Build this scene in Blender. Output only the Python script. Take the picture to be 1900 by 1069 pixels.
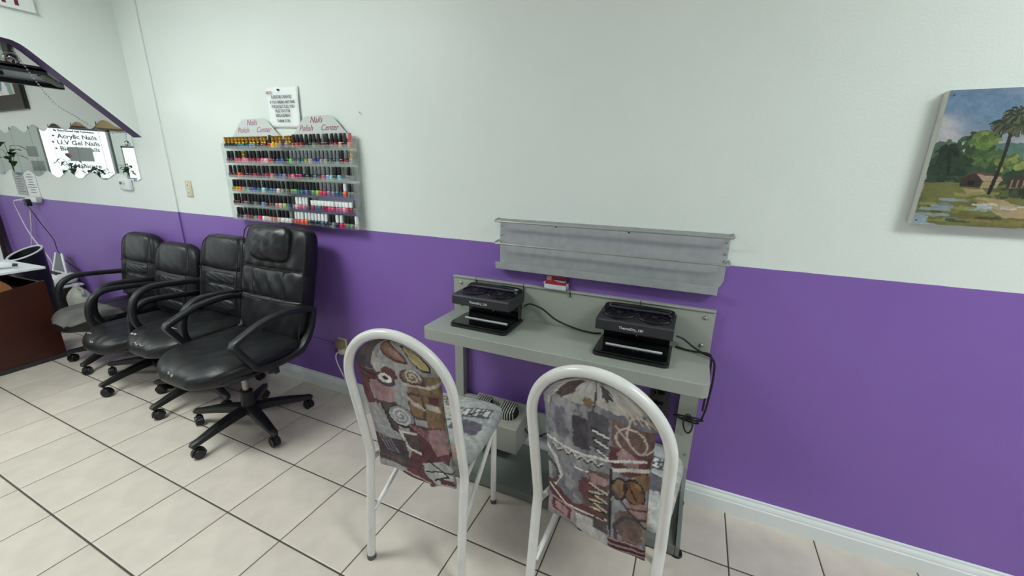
import bpy, bmesh, math, random
import numpy as np
from mathutils import Matrix, Vector
for o in list(bpy.data.objects): bpy.data.objects.remove(o, do_unlink=True)
S = bpy.context.scene
COL = S.collection

# ------------------------------------------------------------------ camera
CAM = (0.0, -1.7417, 1.4491)
R_ = (0.9113, 0.4113, 0.0185); U_ = (-0.1312, 0.2462, 0.9603); B_ = (0.3920, -0.8771, 0.2780)
cd = bpy.data.cameras.new('camera'); cam = bpy.data.objects.new('camera', cd); COL.objects.link(cam)
X_ = Vector(R_).normalized(); Z_ = Vector(B_).normalized(); Y_ = Z_.cross(X_).normalized(); X_ = Y_.cross(Z_)
cam.matrix_world = Matrix(((X_.x, Y_.x, Z_.x, CAM[0]), (X_.y, Y_.y, Z_.y, CAM[1]), (X_.z, Y_.z, Z_.z, CAM[2]), (0, 0, 0, 1)))
cd.sensor_fit = 'HORIZONTAL'; cd.sensor_width = 36.0; cd.lens = 747.6 / 1900 * 36; cd.clip_start = 0.02
S.camera = cam
# ------------------------------------------------------------------ world, lamps, exposure
W = bpy.data.worlds.new('daylight'); S.world = W; W.use_nodes = True
bg = W.node_tree.nodes['Background']; bg.inputs[0].default_value = (0.92, 0.97, 1.0, 1); bg.inputs[1].default_value = 1.6
S.view_settings.view_transform = 'Standard'; S.view_settings.look = 'None'
S.view_settings.exposure = 0.14; S.view_settings.gamma = 1.0; S.view_settings.use_curve_mapping = False
LAMP = 25.0           # emission of the ceiling diffusers
# ------------------------------------------------------------------ helpers
def lin(h):
    if not isinstance(h, str): return tuple(h)
    h = h.lstrip('#'); c = [int(h[i:i+2], 16) / 255 for i in (0, 2, 4)]
    return tuple(x / 12.92 if x <= .04045 else ((x + .055) / 1.055) ** 2.4 for x in c)
MATS = {}
def mat(name, col='#888888', rough=.5, metal=0.0, bump=0.0, bscale=200.0, var=0.0, vscale=6.0, spec=.5, attr=None, emit=0, rnd=0.0, coat=0.0, det=3):
    if name in MATS: return MATS[name]
    m = bpy.data.materials.new(name); m.use_nodes = True; nt = m.node_tree; N = nt.nodes; L = nt.links
    b = N['Principled BSDF']; c = lin(col)
    b.inputs['Base Color'].default_value = (*c, 1); b.inputs['Roughness'].default_value = rough
    b.inputs['Metallic'].default_value = metal; b.inputs['Specular IOR Level'].default_value = spec
    if coat: b.inputs['Coat Weight'].default_value = coat
    if emit:
        b.inputs['Emission Color'].default_value = (*c, 1); b.inputs['Emission Strength'].default_value = emit
    tc = N.new('ShaderNodeTexCoord')
    src = None
    if attr:
        a = N.new('ShaderNodeVertexColor'); a.layer_name = attr; src = a.outputs[0]; L.new(src, b.inputs['Base Color'])
    if var or rnd:
        mx = N.new('ShaderNodeHueSaturation'); mx.inputs['Fac'].default_value = 1
        if src: L.new(src, mx.inputs['Color'])
        else: mx.inputs['Color'].default_value = (*c, 1)
        n = N.new('ShaderNodeTexNoise'); n.inputs['Scale'].default_value = vscale; n.inputs['Detail'].default_value = det
        L.new(tc.outputs['Object'], n.inputs['Vector'])
        mr = N.new('ShaderNodeMapRange'); mr.inputs[1].default_value = .3; mr.inputs[2].default_value = .7
        mr.inputs[3].default_value = 1 - var; mr.inputs[4].default_value = 1 + var; L.new(n.outputs[0], mr.inputs[0]); v = mr.outputs[0]
        if rnd:
            oi = N.new('ShaderNodeObjectInfo'); r2 = N.new('ShaderNodeMapRange'); r2.inputs[3].default_value = 1 - rnd; r2.inputs[4].default_value = 1 + rnd
            L.new(oi.outputs['Random'], r2.inputs[0]); ml = N.new('ShaderNodeMath'); ml.operation = 'MULTIPLY'
            L.new(v, ml.inputs[0]); L.new(r2.outputs[0], ml.inputs[1]); v = ml.outputs[0]
        L.new(v, mx.inputs['Value']); L.new(mx.outputs[0], b.inputs['Base Color'])
    if bump:
        n2 = N.new('ShaderNodeTexNoise'); n2.inputs['Scale'].default_value = bscale; n2.inputs['Detail'].default_value = 3
        L.new(tc.outputs['Object'], n2.inputs['Vector'])
        bp = N.new('ShaderNodeBump'); bp.inputs['Strength'].default_value = bump; bp.inputs['Distance'].default_value = .002
        L.new(n2.outputs[0], bp.inputs['Height']); L.new(bp.outputs[0], b.inputs['Normal'])
    MATS[name] = m; return m
def clear(name, tint='#f4faf8', gloss=.08, rough=.05, edge=.35):
    if name in MATS: return MATS[name]
    m = bpy.data.materials.new(name); m.use_nodes = True; nt = m.node_tree; N = nt.nodes; L = nt.links; N.clear()
    o = N.new('ShaderNodeOutputMaterial'); t = N.new('ShaderNodeBsdfTransparent'); t.inputs[0].default_value = (*lin(tint), 1)
    g = N.new('ShaderNodeBsdfGlossy'); g.inputs['Roughness'].default_value = rough; g.inputs[0].default_value = (1, 1, 1, 1)
    lw = N.new('ShaderNodeLayerWeight'); lw.inputs[0].default_value = .5
    mr = N.new('ShaderNodeMapRange'); mr.inputs[3].default_value = gloss; mr.inputs[4].default_value = edge; L.new(lw.outputs['Facing'], mr.inputs[0])
    mx = N.new('ShaderNodeMixShader'); L.new(mr.outputs[0], mx.inputs[0]); L.new(t.outputs[0], mx.inputs[1]); L.new(g.outputs[0], mx.inputs[2]); L.new(mx.outputs[0], o.inputs[0])
    MATS[name] = m; return m

def mk(name, V, F, m, parent=None, smooth=True, xf=None, cols=None):
    me = bpy.data.meshes.new(name)
    if xf is not None: V = [tuple(xf @ Vector(v)) for v in V]
    me.from_pydata([tuple(map(float, v)) for v in V], [], [tuple(f) for f in F])
    if cols is not None:
        a = me.color_attributes.new('Col', 'FLOAT_COLOR', 'POINT')
        c4 = np.ones((len(V), 4), np.float32); c4[:, :3] = cols; a.data.foreach_set('color', c4.ravel())
    for mm in (m if isinstance(m, (list, tuple)) else [m]): me.materials.append(mm)
    me.validate(); me.update()
    if smooth:
        me.polygons.foreach_set('use_smooth', [True] * len(me.polygons))
        try: me.set_sharp_from_angle(angle=math.radians(40))
        except Exception: pass
    return link(name, me, parent)
def link(name, me, parent=None):
    o = bpy.data.objects.new(name, me); COL.objects.link(o)
    if parent is not None: o.parent = parent
    return o
def tag(o, label, cat, group=None, kind=None):
    if label: o['label'] = label
    if cat: o['category'] = cat
    if group: o['group'] = group
    if kind: o['kind'] = kind
    return o
def struct(o): o['kind'] = 'structure'; return o
def thing(name, label, cat, loc=(0, 0, 0), rz=0.0, group=None):
    o = bpy.data.objects.new(name, None); COL.objects.link(o); o.empty_display_size = .05
    o.location = loc; o.rotation_euler = (0, 0, rz)
    return tag(o, label, cat, group)
class G:
    """collects verts / faces of one mesh"""
    def __init__(s): s.V = []; s.F = []
    def add(s, V, F):
        n = len(s.V); s.V += [tuple(v) for v in V]; s.F += [tuple(i + n for i in f) for f in F]; return s
    def box(s, x0, x1, y0, y1, z0, z1, bev=0.0, seg=2):
        if bev <= 0:
            V = [(x, y, z) for x in (x0, x1) for y in (y0, y1) for z in (z0, z1)]
            return s.add(V, [(0, 1, 3, 2), (4, 6, 7, 5), (0, 4, 5, 1), (2, 3, 7, 6), (0, 2, 6, 4), (1, 5, 7, 3)])
        bm = bmesh.new(); bmesh.ops.create_cube(bm, size=1)
        for v in bm.verts: v.co = Vector(((x0 + x1) / 2 + v.co.x * (x1 - x0), (y0 + y1) / 2 + v.co.y * (y1 - y0), (z0 + z1) / 2 + v.co.z * (z1 - z0)))
        bmesh.ops.bevel(bm, geom=list(bm.edges), offset=bev, segments=seg, profile=.5, affect='EDGES')
        bm.verts.index_update(); s.add([v.co[:] for v in bm.verts], [[v.index for v in f.verts] for f in bm.faces]); bm.free(); return s
    def prism(s, poly, a0, a1, axis='y', bev=0.0):
        """poly: 2D outline; extruded a0..a1 along axis. axis y: (x,z); x: (y,z); z: (x,y)"""
        def P(p, a): return {'y': (p[0], a, p[1]), 'x': (a, p[0], p[1]), 'z': (p[0], p[1], a)}[axis]
        n = len(poly); V = [P(p, a0) for p in poly] + [P(p, a1) for p in poly]
        F = [tuple(range(n)), tuple(range(2 * n - 1, n - 1, -1))] + [(i, i + n, (i + 1) % n + n, (i + 1) % n) for i in range(n)]
        bm = bmesh.new(); vs = [bm.verts.new(v) for v in V]
        for f in F: bm.faces.new([vs[i] for i in f])
        bmesh.ops.recalc_face_normals(bm, faces=list(bm.faces))
        if bev:
            ed = [e for e in bm.edges if len(e.link_faces) == 2 and e.calc_face_angle(0) > .6]
            bmesh.ops.bevel(bm, geom=ed, offset=bev, segments=2, profile=.5, affect='EDGES')
        bm.verts.index_update(); s.add([v.co[:] for v in bm.verts], [[v.index for v in f.verts] for f in bm.faces]); bm.free(); return s
    def lathe(s, prof, n=20, c=(0, 0, 0), axis='z', caps=True):
        V = []; F = []; k = len(prof)
        for r, h in prof:
            for i in range(n):
                a = 2 * math.pi * i / n; p = (r * math.cos(a), r * math.sin(a), h)
                if axis == 'x': p = (p[2], p[0], p[1])
                if axis == 'y': p = (p[1], p[2], p[0])
                V.append((p[0] + c[0], p[1] + c[1], p[2] + c[2]))
        for j in range(k - 1):
            for i in range(n): F.append((j * n + i, j * n + (i + 1) % n, (j + 1) * n + (i + 1) % n, (j + 1) * n + i))
        if caps: F += [tuple(range(n - 1, -1, -1)), tuple(range((k - 1) * n, k * n))]
        return s.add(V, F)
    def cyl(s, p, q, r, r2=None, n=16):
        p = Vector(p); q = Vector(q); d = (q - p); L = d.length; rot = d.to_track_quat('Z', 'Y').to_matrix(); r2 = r if r2 is None else r2
        V = []; F = []
        for rr, h in ((r, 0), (r2, L)):
            for i in range(n):
                a = 2 * math.pi * i / n; V.append(p + rot @ Vector((rr * math.cos(a), rr * math.sin(a), h)))
        F = [(i, (i + 1) % n, n + (i + 1) % n, n + i) for i in range(n)] + [tuple(range(n - 1, -1, -1)), tuple(range(n, 2 * n))]
        return s.add(V, F)
    def sweep(s, path, prof, side=None, closed=False, scale=None):
        """profile (a,b) swept along a path; side: fixed reference vector for the a axis, else parallel transport"""
        P = [Vector(p) for p in path]; n = len(P); k = len(prof); V = []; ref = Vector(side) if side else None
        T = []
        for i in range(n):
            if closed: t = P[(i + 1) % n] - P[i - 1]
            else: t = P[min(i + 1, n - 1)] - P[max(i - 1, 0)]
            T.append(t.normalized())
        if ref is None:
            a = Vector((0, 0, 1)) if abs(T[0].z) < .9 else Vector((1, 0, 0)); a = (a - T[0] * a.dot(T[0])).normalized()
        for i in range(n):
            if ref is not None: a = (ref - T[i] * ref.dot(T[i])).normalized()
            else: a = (a - T[i] * a.dot(T[i])).normalized()
            b = T[i].cross(a); sc = scale[i] if scale else 1
            for (u, v) in prof: V.append(P[i] + a * u * sc + b * v * sc)
        F = []
        for i in range(n if closed else n - 1):
            j = (i + 1) % n
            for q in range(k): F.append((i * k + q, i * k + (q + 1) % k, j * k + (q + 1) % k, j * k + q))
        if not closed: F += [tuple(range(k - 1, -1, -1)), tuple(range((n - 1) * k, n * k))]
        return s.add(V, F)
    def tube(s, path, r, n=10, closed=False, scale=None):
        return s.sweep(path, [(r * math.cos(2 * math.pi * i / n), r * math.sin(2 * math.pi * i / n)) for i in range(n)], closed=closed, scale=scale)
    def obj(s, name, m, parent=None, smooth=True, xf=None): return mk(name, s.V, s.F, m, parent, smooth, xf)
def crom(pts, n=6, closed=False):
    P = [Vector(p) for p in pts]; out = []; L = len(P)
    for i in range(L if closed else L - 1):
        if closed: a, b, c, d = P[i - 1], P[i], P[(i + 1) % L], P[(i + 2) % L]
        else: a, b, c, d = P[max(i - 1, 0)], P[i], P[i + 1], P[min(i + 2, L - 1)]
        for k in range(n):
            t = k / n; out.append(.5 * ((2 * b) + (c - a) * t + (2 * a - 5 * b + 4 * c - d) * t * t + (3 * b - a - 3 * c + d) * t ** 3))
    if not closed: out.append(P[-1])
    return out
def rrect(w, h, r, n=4):
    out = []
    for cx, cy, a0 in ((w / 2 - r, h / 2 - r, 0), (-w / 2 + r, h / 2 - r, 90), (-w / 2 + r, -h / 2 + r, 180), (w / 2 - r, -h / 2 + r, 270)):
        for i in range(n + 1):
            a = math.radians(a0 + 90 * i / n); out.append((cx + r * math.cos(a), cy + r * math.sin(a)))
    return out
def pad(Wd, H, T, nu=28, nv=28, nout=5.0, p=4.0, disp=None, shape=None, nbot=None):
    """cushion in the x-z plane, front towards -y. disp(u,v)->extra push of the front; shape(x,z,y,u,v)->new point"""
    us = [-math.cos(math.pi * i / nu) for i in range(nu + 1)]; us = [.55 * u + .45 * (-1 + 2 * i / nu) for i, u in enumerate(us)]
    vs = [-math.cos(math.pi * i / nv) for i in range(nv + 1)]; vs = [.6 * v + .4 * (-1 + 2 * i / nv) for i, v in enumerate(vs)]
    V = []; F = []; idx = {}
    def e(sv): return max(0.0, 1 - abs(sv) ** p) ** (1 / p)
    for side in (0, 1):
        for j, v in enumerate(vs):
            no = nbot if (nbot and v < 0) else nout
            wv = max(0.02, (1 - abs(v) ** no)) ** (1 / no) if abs(v) < 1 else .55
            if abs(v) >= .999: wv = (1 - .985 ** no) ** (1 / no)
            for i, u in enumerate(us):
                edge = i in (0, nu) or j in (0, nv)
                if side == 1 and edge: idx[(1, i, j)] = idx[(0, i, j)]; continue
                x = Wd / 2 * u * wv; z = H / 2 * v; t = T / 2 * e(u) * e(v)
                if side == 0: y = -t - (disp(u, v) * e(u) * e(v) if disp else 0)
                else: y = t
                q = (x, y, z)
                if shape: q = shape(x, y, z, u, v)
                idx[(side, i, j)] = len(V); V.append(q)
    for side in (0, 1):
        for j in range(nv):
            for i in range(nu):
                f = (idx[(side, i, j)], idx[(side, i + 1, j)], idx[(side, i + 1, j + 1)], idx[(side, i, j + 1)])
                if side: f = f[::-1]
                F.append(f)
    return V, F
def text(name, body, size, m, parent, M, shear=0.0, ext=.0004, align='CENTER', off=0.0, sx=1.0):
    cu = bpy.data.curves.new(name, 'FONT'); cu.body = body; cu.size = size; cu.extrude = ext; cu.shear = shear; cu.align_x = align; cu.align_y = 'CENTER'; cu.offset = off; cu.resolution_u = 3
    t = bpy.data.objects.new(name + '_tmp', cu); COL.objects.link(t)
    me = bpy.data.meshes.new_from_object(t.evaluated_get(bpy.context.evaluated_depsgraph_get())); bpy.data.objects.remove(t, do_unlink=True)
    me.transform(Matrix.Diagonal((sx, 1, 1, 1))); me.transform(M); me.materials.clear(); me.materials.append(m)
    return link(name, me, parent)
def basis(x, y, z, o): return Matrix(((x[0], y[0], z[0], o[0]), (x[1], y[1], z[1], o[1]), (x[2], y[2], z[2], o[2]), (0, 0, 0, 1)))
def face_wall(o, tilt=0.0): return Matrix.Translation(o) @ Matrix.Rotation(math.radians(90), 4, 'X') @ Matrix.Rotation(tilt, 4, 'Z')
TR = Matrix.Translation
def RX(a): return Matrix.Rotation(a, 4, 'X')
def RY(a): return Matrix.Rotation(a, 4, 'Y')
def RZ(a): return Matrix.Rotation(a, 4, 'Z')
rng = random.Random(7)
ORD = ['first', 'second', 'third', 'fourth', 'fifth', 'sixth', 'seventh', 'eighth', 'ninth', 'tenth', 'eleventh', 'twelfth', 'thirteenth', 'fourteenth', 'fifteenth', 'sixteenth', 'seventeenth', 'eighteenth', 'nineteenth', 'twentieth']

# ------------------------------------------------------------------ painted print (numpy canvas sampled at vertices)
def vnoise(shape, cells, seed):
    r = np.random.RandomState(seed); h, w = shape; g = r.rand(cells + 2, cells + 2)
    y = np.linspace(0, cells, h, endpoint=False); x = np.linspace(0, cells, w, endpoint=False)
    yi = y.astype(int); xi = x.astype(int); fy = (y - yi)[:, None]; fx = (x - xi)[None]; fy = fy * fy * (3 - 2 * fy); fx = fx * fx * (3 - 2 * fx)
    a = g[yi][:, xi]; b = g[yi][:, xi + 1]; c = g[yi + 1][:, xi]; d = g[yi + 1][:, xi + 1]
    return (a * (1 - fx) + b * fx) * (1 - fy) + (c * (1 - fx) + d * fx) * fy
def fbm(shape, cells, seed): return (vnoise(shape, cells, seed) + .5 * vnoise(shape, cells * 2, seed + 1) + .25 * vnoise(shape, cells * 4, seed + 2)) / 1.75 - .5
class Canvas:
    def __init__(s, h, w, asp, base, seed=0):
        s.h, s.w, s.asp = h, w, asp; s.seed = seed
        s.u, s.v = np.meshgrid(np.linspace(0, 1, w), np.linspace(0, 1, h)); s.v = s.v * asp
        s.du = fbm((h, w), 12, seed) * .04 + fbm((h, w), 45, seed + 4) * .035; s.dv = fbm((h, w), 12, seed + 9) * .04 + fbm((h, w), 45, seed + 7) * .035
        s.a = np.zeros((h, w, 3)) + np.array(lin(base))
    def put(s, mask, col, var=.15, op=1.0):
        s.seed += 3; n = 1 + var * 2 * fbm((s.h, s.w), 10, s.seed); c = np.array(lin(col))[None, None] * n[..., None]
        k = (np.clip(mask, 0, 1) * op)[..., None]; s.a = s.a * (1 - k) + c * k; return s
    def P(s, j): return s.u + s.du * j, s.v + s.dv * j
    def ell(s, cx, cy, rx, ry, col, rot=0, j=.5, ring=None, var=.15, op=1):
        u, v = s.P(j); c, n = math.cos(rot), math.sin(rot); x = (u - cx) * c + (v - cy) * n; y = -(u - cx) * n + (v - cy) * c
        d = np.sqrt((x / rx) ** 2 + (y / ry) ** 2); m = (d < 1) if ring is None else (abs(d - 1) < ring); return s.put(m.astype(float), col, var, op)
    def poly(s, pts, col, j=.6, var=.15, op=1):
        u, v = s.P(j); m = np.zeros(u.shape, bool); n = len(pts)
        for i in range(n):
            (x1, y1), (x2, y2) = pts[i], pts[(i + 1) % n]
            if y1 == y2: continue
            m ^= ((v > y1) != (v > y2)) & (u < (x2 - x1) * (v - y1) / (y2 - y1) + x1)
        return s.put(m.astype(float), col, var, op)
    def rect(s, x0, y0, x1, y1, col, **k): return s.poly([(x0, y0), (x1, y0), (x1, y1), (x0, y1)], col, **k)
    def line(s, pts, wd, col, j=.14, var=.1, op=1):
        u, v = s.P(j); m = np.zeros(u.shape, bool)
        for (x1, y1), (x2, y2) in zip(pts[:-1], pts[1:]):
            dx, dy = x2 - x1, y2 - y1; t = np.clip(((u - x1) * dx + (v - y1) * dy) / (dx * dx + dy * dy + 1e-9), 0, 1)
            m |= np.hypot(u - x1 - t * dx, v - y1 - t * dy) < wd
        return s.put(m.astype(float), col, var, op)
    def spiral(s, cx, cy, r, turns, wd, col):
        return s.line([(cx + r * t * math.cos(6.283 * turns * t), cy + r * t * math.sin(6.283 * turns * t)) for t in np.linspace(.08, 1, int(turns * 16))], wd, col)
    def finish(s, grain=.35, desat=.25, dark=1.0):
        g = s.a.mean(2, keepdims=True); s.a = s.a * (1 - desat) + g * desat
        s.a = s.a * dark * (1 + grain * 2 * (fbm((s.h, s.w), 30, 77) + .6 * fbm((s.h, s.w), 70, 99)))[..., None]; return s
    def at(s, u, v):
        i = np.clip((np.asarray(v) * (s.h - 1)).round().astype(int), 0, s.h - 1); j = np.clip((np.asarray(u) * (s.w - 1)).round().astype(int), 0, s.w - 1); return np.clip(s.a[i, j], 0.004, 1)

# ================================================================== THE SETTING
X0, X1, Y1, ZC = -7.6, 3.0, -4.2, 2.8
HP = 1.114
def wall_paint():
    m = bpy.data.materials.new('two_tone_wall_paint'); m.use_nodes = True; nt = m.node_tree; N = nt.nodes; L = nt.links; b = N['Principled BSDF']
    tc = N.new('ShaderNodeTexCoord'); sp = N.new('ShaderNodeSeparateXYZ'); L.new(tc.outputs['Object'], sp.inputs[0])
    n0 = N.new('ShaderNodeTexNoise'); n0.inputs['Scale'].default_value = 9; L.new(tc.outputs['Object'], n0.inputs['Vector'])
    ad = N.new('ShaderNodeMath'); ad.operation = 'MULTIPLY_ADD'; ad.inputs[1].default_value = .004; L.new(n0.outputs[0], ad.inputs[0]); L.new(sp.outputs['Z'], ad.inputs[2])
    gt = N.new('ShaderNodeMath'); gt.operation = 'GREATER_THAN'; gt.inputs[1].default_value = HP + .002; L.new(ad.outputs[0], gt.inputs[0])
    n1 = N.new('ShaderNodeTexNoise'); n1.inputs['Scale'].default_value = 3.0; n1.inputs['Detail'].default_value = 5; L.new(tc.outputs['Object'], n1.inputs['Vector'])
    def two(a, c):
        r = N.new('ShaderNodeMix'); r.data_type = 'RGBA'; r.inputs[6].default_value = (*lin(a), 1); r.inputs[7].default_value = (*lin(c), 1); L.new(n1.outputs[0], r.inputs[0]); return r.outputs[2]
    pur = two('#7f5ea9', '#8665b0'); whi = two('#dbe3dc', '#e2e9e3')
    mx = N.new('ShaderNodeMix'); mx.data_type = 'RGBA'; L.new(gt.outputs[0], mx.inputs[0]); L.new(pur, mx.inputs[6]); L.new(whi, mx.inputs[7]); L.new(mx.outputs[2], b.inputs['Base Color'])
    b.inputs['Roughness'].default_value = .42; b.inputs['Specular IOR Level'].default_value = .35
    n2 = N.new('ShaderNodeTexNoise'); n2.inputs['Scale'].default_value = 130; n2.inputs['Detail'].default_value = 2; L.new(tc.outputs['Object'], n2.inputs['Vector'])
    bp = N.new('ShaderNodeBump'); bp.inputs['Strength'].default_value = .25; bp.inputs['Distance'].default_value = .002; L.new(n2.outputs[0], bp.inputs['Height']); L.new(bp.outputs[0], b.inputs['Normal'])
    return m
WP = wall_paint()
M_white = mat('white_wall_paint', '#dfe6e0', .6, bump=.2, bscale=120)
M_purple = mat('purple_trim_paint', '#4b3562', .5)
M_trim = mat('white_trim_gloss', '#dfe5e2', .3)
M_ceil = mat('ceiling_tile_white', '#e6e8e4', .8, bump=.3, bscale=60)
struct(G().box(X0 - .1, X1 + .1, 0, .1, 0, ZC).obj('wall_back', WP, smooth=False))
struct(G().box(X1, X1 + .1, Y1, 0, 0, ZC).obj('wall_right', WP, smooth=False))
struct(G().box(X0 - .1, X1 + .1, Y1 - .1, Y1, 0, ZC).obj('wall_front', WP, smooth=False))
struct(G().box(X0 - .1, X1 + .1, Y1 - .1, .1, ZC, ZC + .08).obj('ceiling', M_ceil, smooth=False))
# street end of the shop: wall with two glazed openings
WY = (-.71, -1.42); DY = (-1.48, -2.5)
wl = G()
wl.box(X0 - .1, X0, -.71, 0, 0, ZC); wl.box(X0 - .1, X0, -1.42, -.71, 0, .85); wl.box(X0 - .1, X0, -1.42, -.71, 1.9, ZC)
wl.box(X0 - .1, X0, -1.50, -1.42, 0, ZC); wl.box(X0 - .1, X0, -2.5, -1.50, 1.70, ZC); wl.box(X0 - .1, X0, -2.5, -1.50, 0, .4); wl.box(X0 - .1, X0, Y1, -2.5, 0, ZC)
struct(wl.obj('wall_left', M_white, smooth=False))
M_glass = clear('window_glass', '#fbfdfd', .04, .02, .3)
M_alu = mat('grey_window_frame', '#8d8f8e', .4, .4)
M_ink = mat('dark_window_lettering', '#55585c', .6)
def window(name, ya, yb, z0, z1):
    fr = G()
    for a, b, c, d in ((ya, ya - .025, z0, z1), (yb + .025, yb, z0, z1), (ya, yb, z0, z0 + .025), (ya, yb, z1 - .025, z1)): fr.box(X0 - .07, X0 - .02, b, a, c, d)
    w = struct(fr.obj(name, M_alu, smooth=False)); G().box(X0 - .052, X0 - .047, yb + .025, ya - .025, z0 + .025, z1 - .025).obj('pane', M_glass, w, False); return w
w1 = window('window_1', -.71, -1.42, .85, 1.9); w2 = window('window_2', -1.50, -2.5, .4, 1.70)
def outside(y, z): return basis((0, -1, 0), (0, 0, 1), (-1, 0, 0), (X0 - .055, y, z))
for body, y, z, sz in (('By Experienced Nail Technicians', -1.07, 1.853, .030), ('\u2022 Acrylic Nails', -1.065, 1.783, .076), ('\u2022 U.V Gel Nails', -1.065, 1.705, .076), ('\u2022 Bio Gel Nails', -1.065, 1.628, .074), ('\u2022 Manicure', -1.10, 1.41, .074)):
    text('lettering', body, sz, M_ink, w1, outside(y, z), off=.002)
M_sheet = mat('grey_paper_sheet', '#a9aeac', .8)
tag(G().box(X0 - .045, X0 - .043, -1.20, -.955, 1.475, 1.655).obj('paper_sheet', M_sheet, smooth=False), 'plain grey sheet stuck on the shop window, seen in the wavy mirror', 'sheet')
M_tan = mat('tan_header_board', '#a48a63', .7, var=.1, vscale=4)
M_brown = mat('dark_brown_wood', '#4a2f22', .5)
hb = thing('header_board', 'tan board above the shop window reflected in the wavy mirror', 'board', (X0, -1.3, 1.9))
G().box(.001, .03, -.7, .62, .02, .45).obj('board', M_tan, hb, False); G().box(.001, .035, -.7, .62, .0, .02).obj('edge_strip', M_brown, hb, False)
hb['label'] = 'tan header board over the street window, seen only in the wavy mirror'
for nm, y0, y1, z0, z1 in (('taller notice', -.66, -.57, 1.52, 1.64), ('lower notice', -.69, -.58, 1.35, 1.47)):
    tag(G().box(X0, X0 + .002, y0, y1, z0, z1).obj('paper_notice', M_sheet, smooth=False), f'{nm} of the grey pair reflected in the wavy mirror', 'notice')
# arched partition across the room
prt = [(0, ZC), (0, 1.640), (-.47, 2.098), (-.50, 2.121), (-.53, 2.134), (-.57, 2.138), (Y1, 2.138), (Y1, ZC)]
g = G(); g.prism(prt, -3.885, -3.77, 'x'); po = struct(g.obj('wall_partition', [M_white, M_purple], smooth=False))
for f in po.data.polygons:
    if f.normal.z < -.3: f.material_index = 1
# baseboards
bbp = [(0, 0), (-.017, 0), (-.017, .062), (-.0135, .066), (-.0135, .072), (-.011, .080), (-.006, .088), (-.006, .096), (-.003, .1), (0, .1)]
def baseb(name, x0, x1):
    struct(G().prism(bbp, x0, x1, 'x').obj(name, M_trim, smooth=False))
baseb('baseboard_back', X0, X1)
struct(G().box(X1 - .016, X1, Y1, -.02, 0, .1).obj('baseboard_right', M_trim, smooth=False))
# raceway on the wall: white above, painted purple below
tr = struct(G().box(-3.512, -3.490, -.012, 0, HP, ZC, .003).obj('trim_1', M_trim, smooth=False)); tr2 = struct(G().box(-3.512, -3.494, -.012, 0, .1, HP - .001, .003).obj('trim_2', mat('purple_wall_enamel', '#805fa9', .4), smooth=False))
# floor: grout bed with ceramic tiles
M_grout = mat('dark_grout', '#4e4841', .9, bump=.3, bscale=300)
def tile_mat():
    m = mat('beige_ceramic_tile', '#d0c7ba', .33, bump=.12, bscale=35, var=.08, vscale=9, rnd=.035, det=6)
    return m
M_tile = tile_mat()
fl = struct(G().box(X0, X1, Y1, 0, -.08, -.003).obj('floor', M_grout, smooth=False))
T = .33; TY = .3264; tx0 = -3.3387; ty0 = -.3002; gw = .0025; gwy = .0036
meshes = {}
def tile_mesh(w, d):
    k = (round(w, 4), round(d, 4))
    if k not in meshes:
        g = G(); b = .0025; z = 0.0
        V = [(x, y, zz) for zz, i in ((-.006, 0), (-.0012, 0), (0, b)) for x, y in ((-w / 2 + i, -d / 2 + i), (w / 2 - i, -d / 2 + i), (w / 2 - i, d / 2 - i), (-w / 2 + i, d / 2 - i))]
        F = [(8, 9, 10, 11)] + [(q * 4 + i, q * 4 + (i + 1) % 4, q * 4 + 4 + (i + 1) % 4, q * 4 + 4 + i) for q in (0, 1) for i in range(4)]
        me = bpy.data.meshes.new('tile'); me.from_pydata(V, [], F); me.materials.append(M_tile); me.update(); meshes[k] = me
    return meshes[k]
rest = G()
for i in range(-13, 20):
    xa = tx0 + i * T + gw; xb = tx0 + (i + 1) * T - gw; xa = max(xa, X0 + .002); xb = min(xb, X1 - .002)
    if xb - xa < .02: continue
    for j in range(-1, 13):
        yb = (ty0 - j * TY - gwy) if j >= 0 else -.003; ya = ty0 - (j + 1) * TY + gwy; ya = max(ya, Y1 + .002)
        if yb - ya < .02: continue
        if j <= 4 and -6.9 < (xa + xb) / 2 < 1.75:
            o = link('tile', tile_mesh(xb - xa, yb - ya), fl); o.location = ((xa + xb) / 2, (ya + yb) / 2, 0)
        else: rest.box(xa, xb, ya, yb, -.006, 0)
ro = rest.obj('tile_field', M_tile, fl, False); ro['kind'] = 'stuff'
# ceiling lamps
M_dif = mat('lamp_diffuser', '#f3fbfa', .6, emit=LAMP); M_lampf = mat('lamp_frame_white', '#dedede', .5)
def lamp(x, y, label, along=True):
    t = thing('ceiling_lamp', label, 'lamp', (x, y, ZC), 0 if along else math.pi / 2, 'fluorescent lamps on the ceiling')
    f = G()
    for a in ((-.62, -.60, -.31, .31), (.60, .62, -.31, .31), (-.60, .60, -.31, -.29), (-.60, .60, .29, .31)): f.box(*a, -.05, -.0005)
    f.obj('frame', M_lampf, t, False); G().box(-.60, .60, -.29, .29, -.04, -.03).obj('diffuser', M_dif, t, False)
lamp(-6.0, -2.6, 'white fluorescent ceiling lamp nearest the street window'); lamp(-2.65, -1.65, 'white fluorescent ceiling lamp out from the polish racks'); lamp(1.9, -1.5, 'white fluorescent ceiling lamp in front of the landscape painting')

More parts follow.
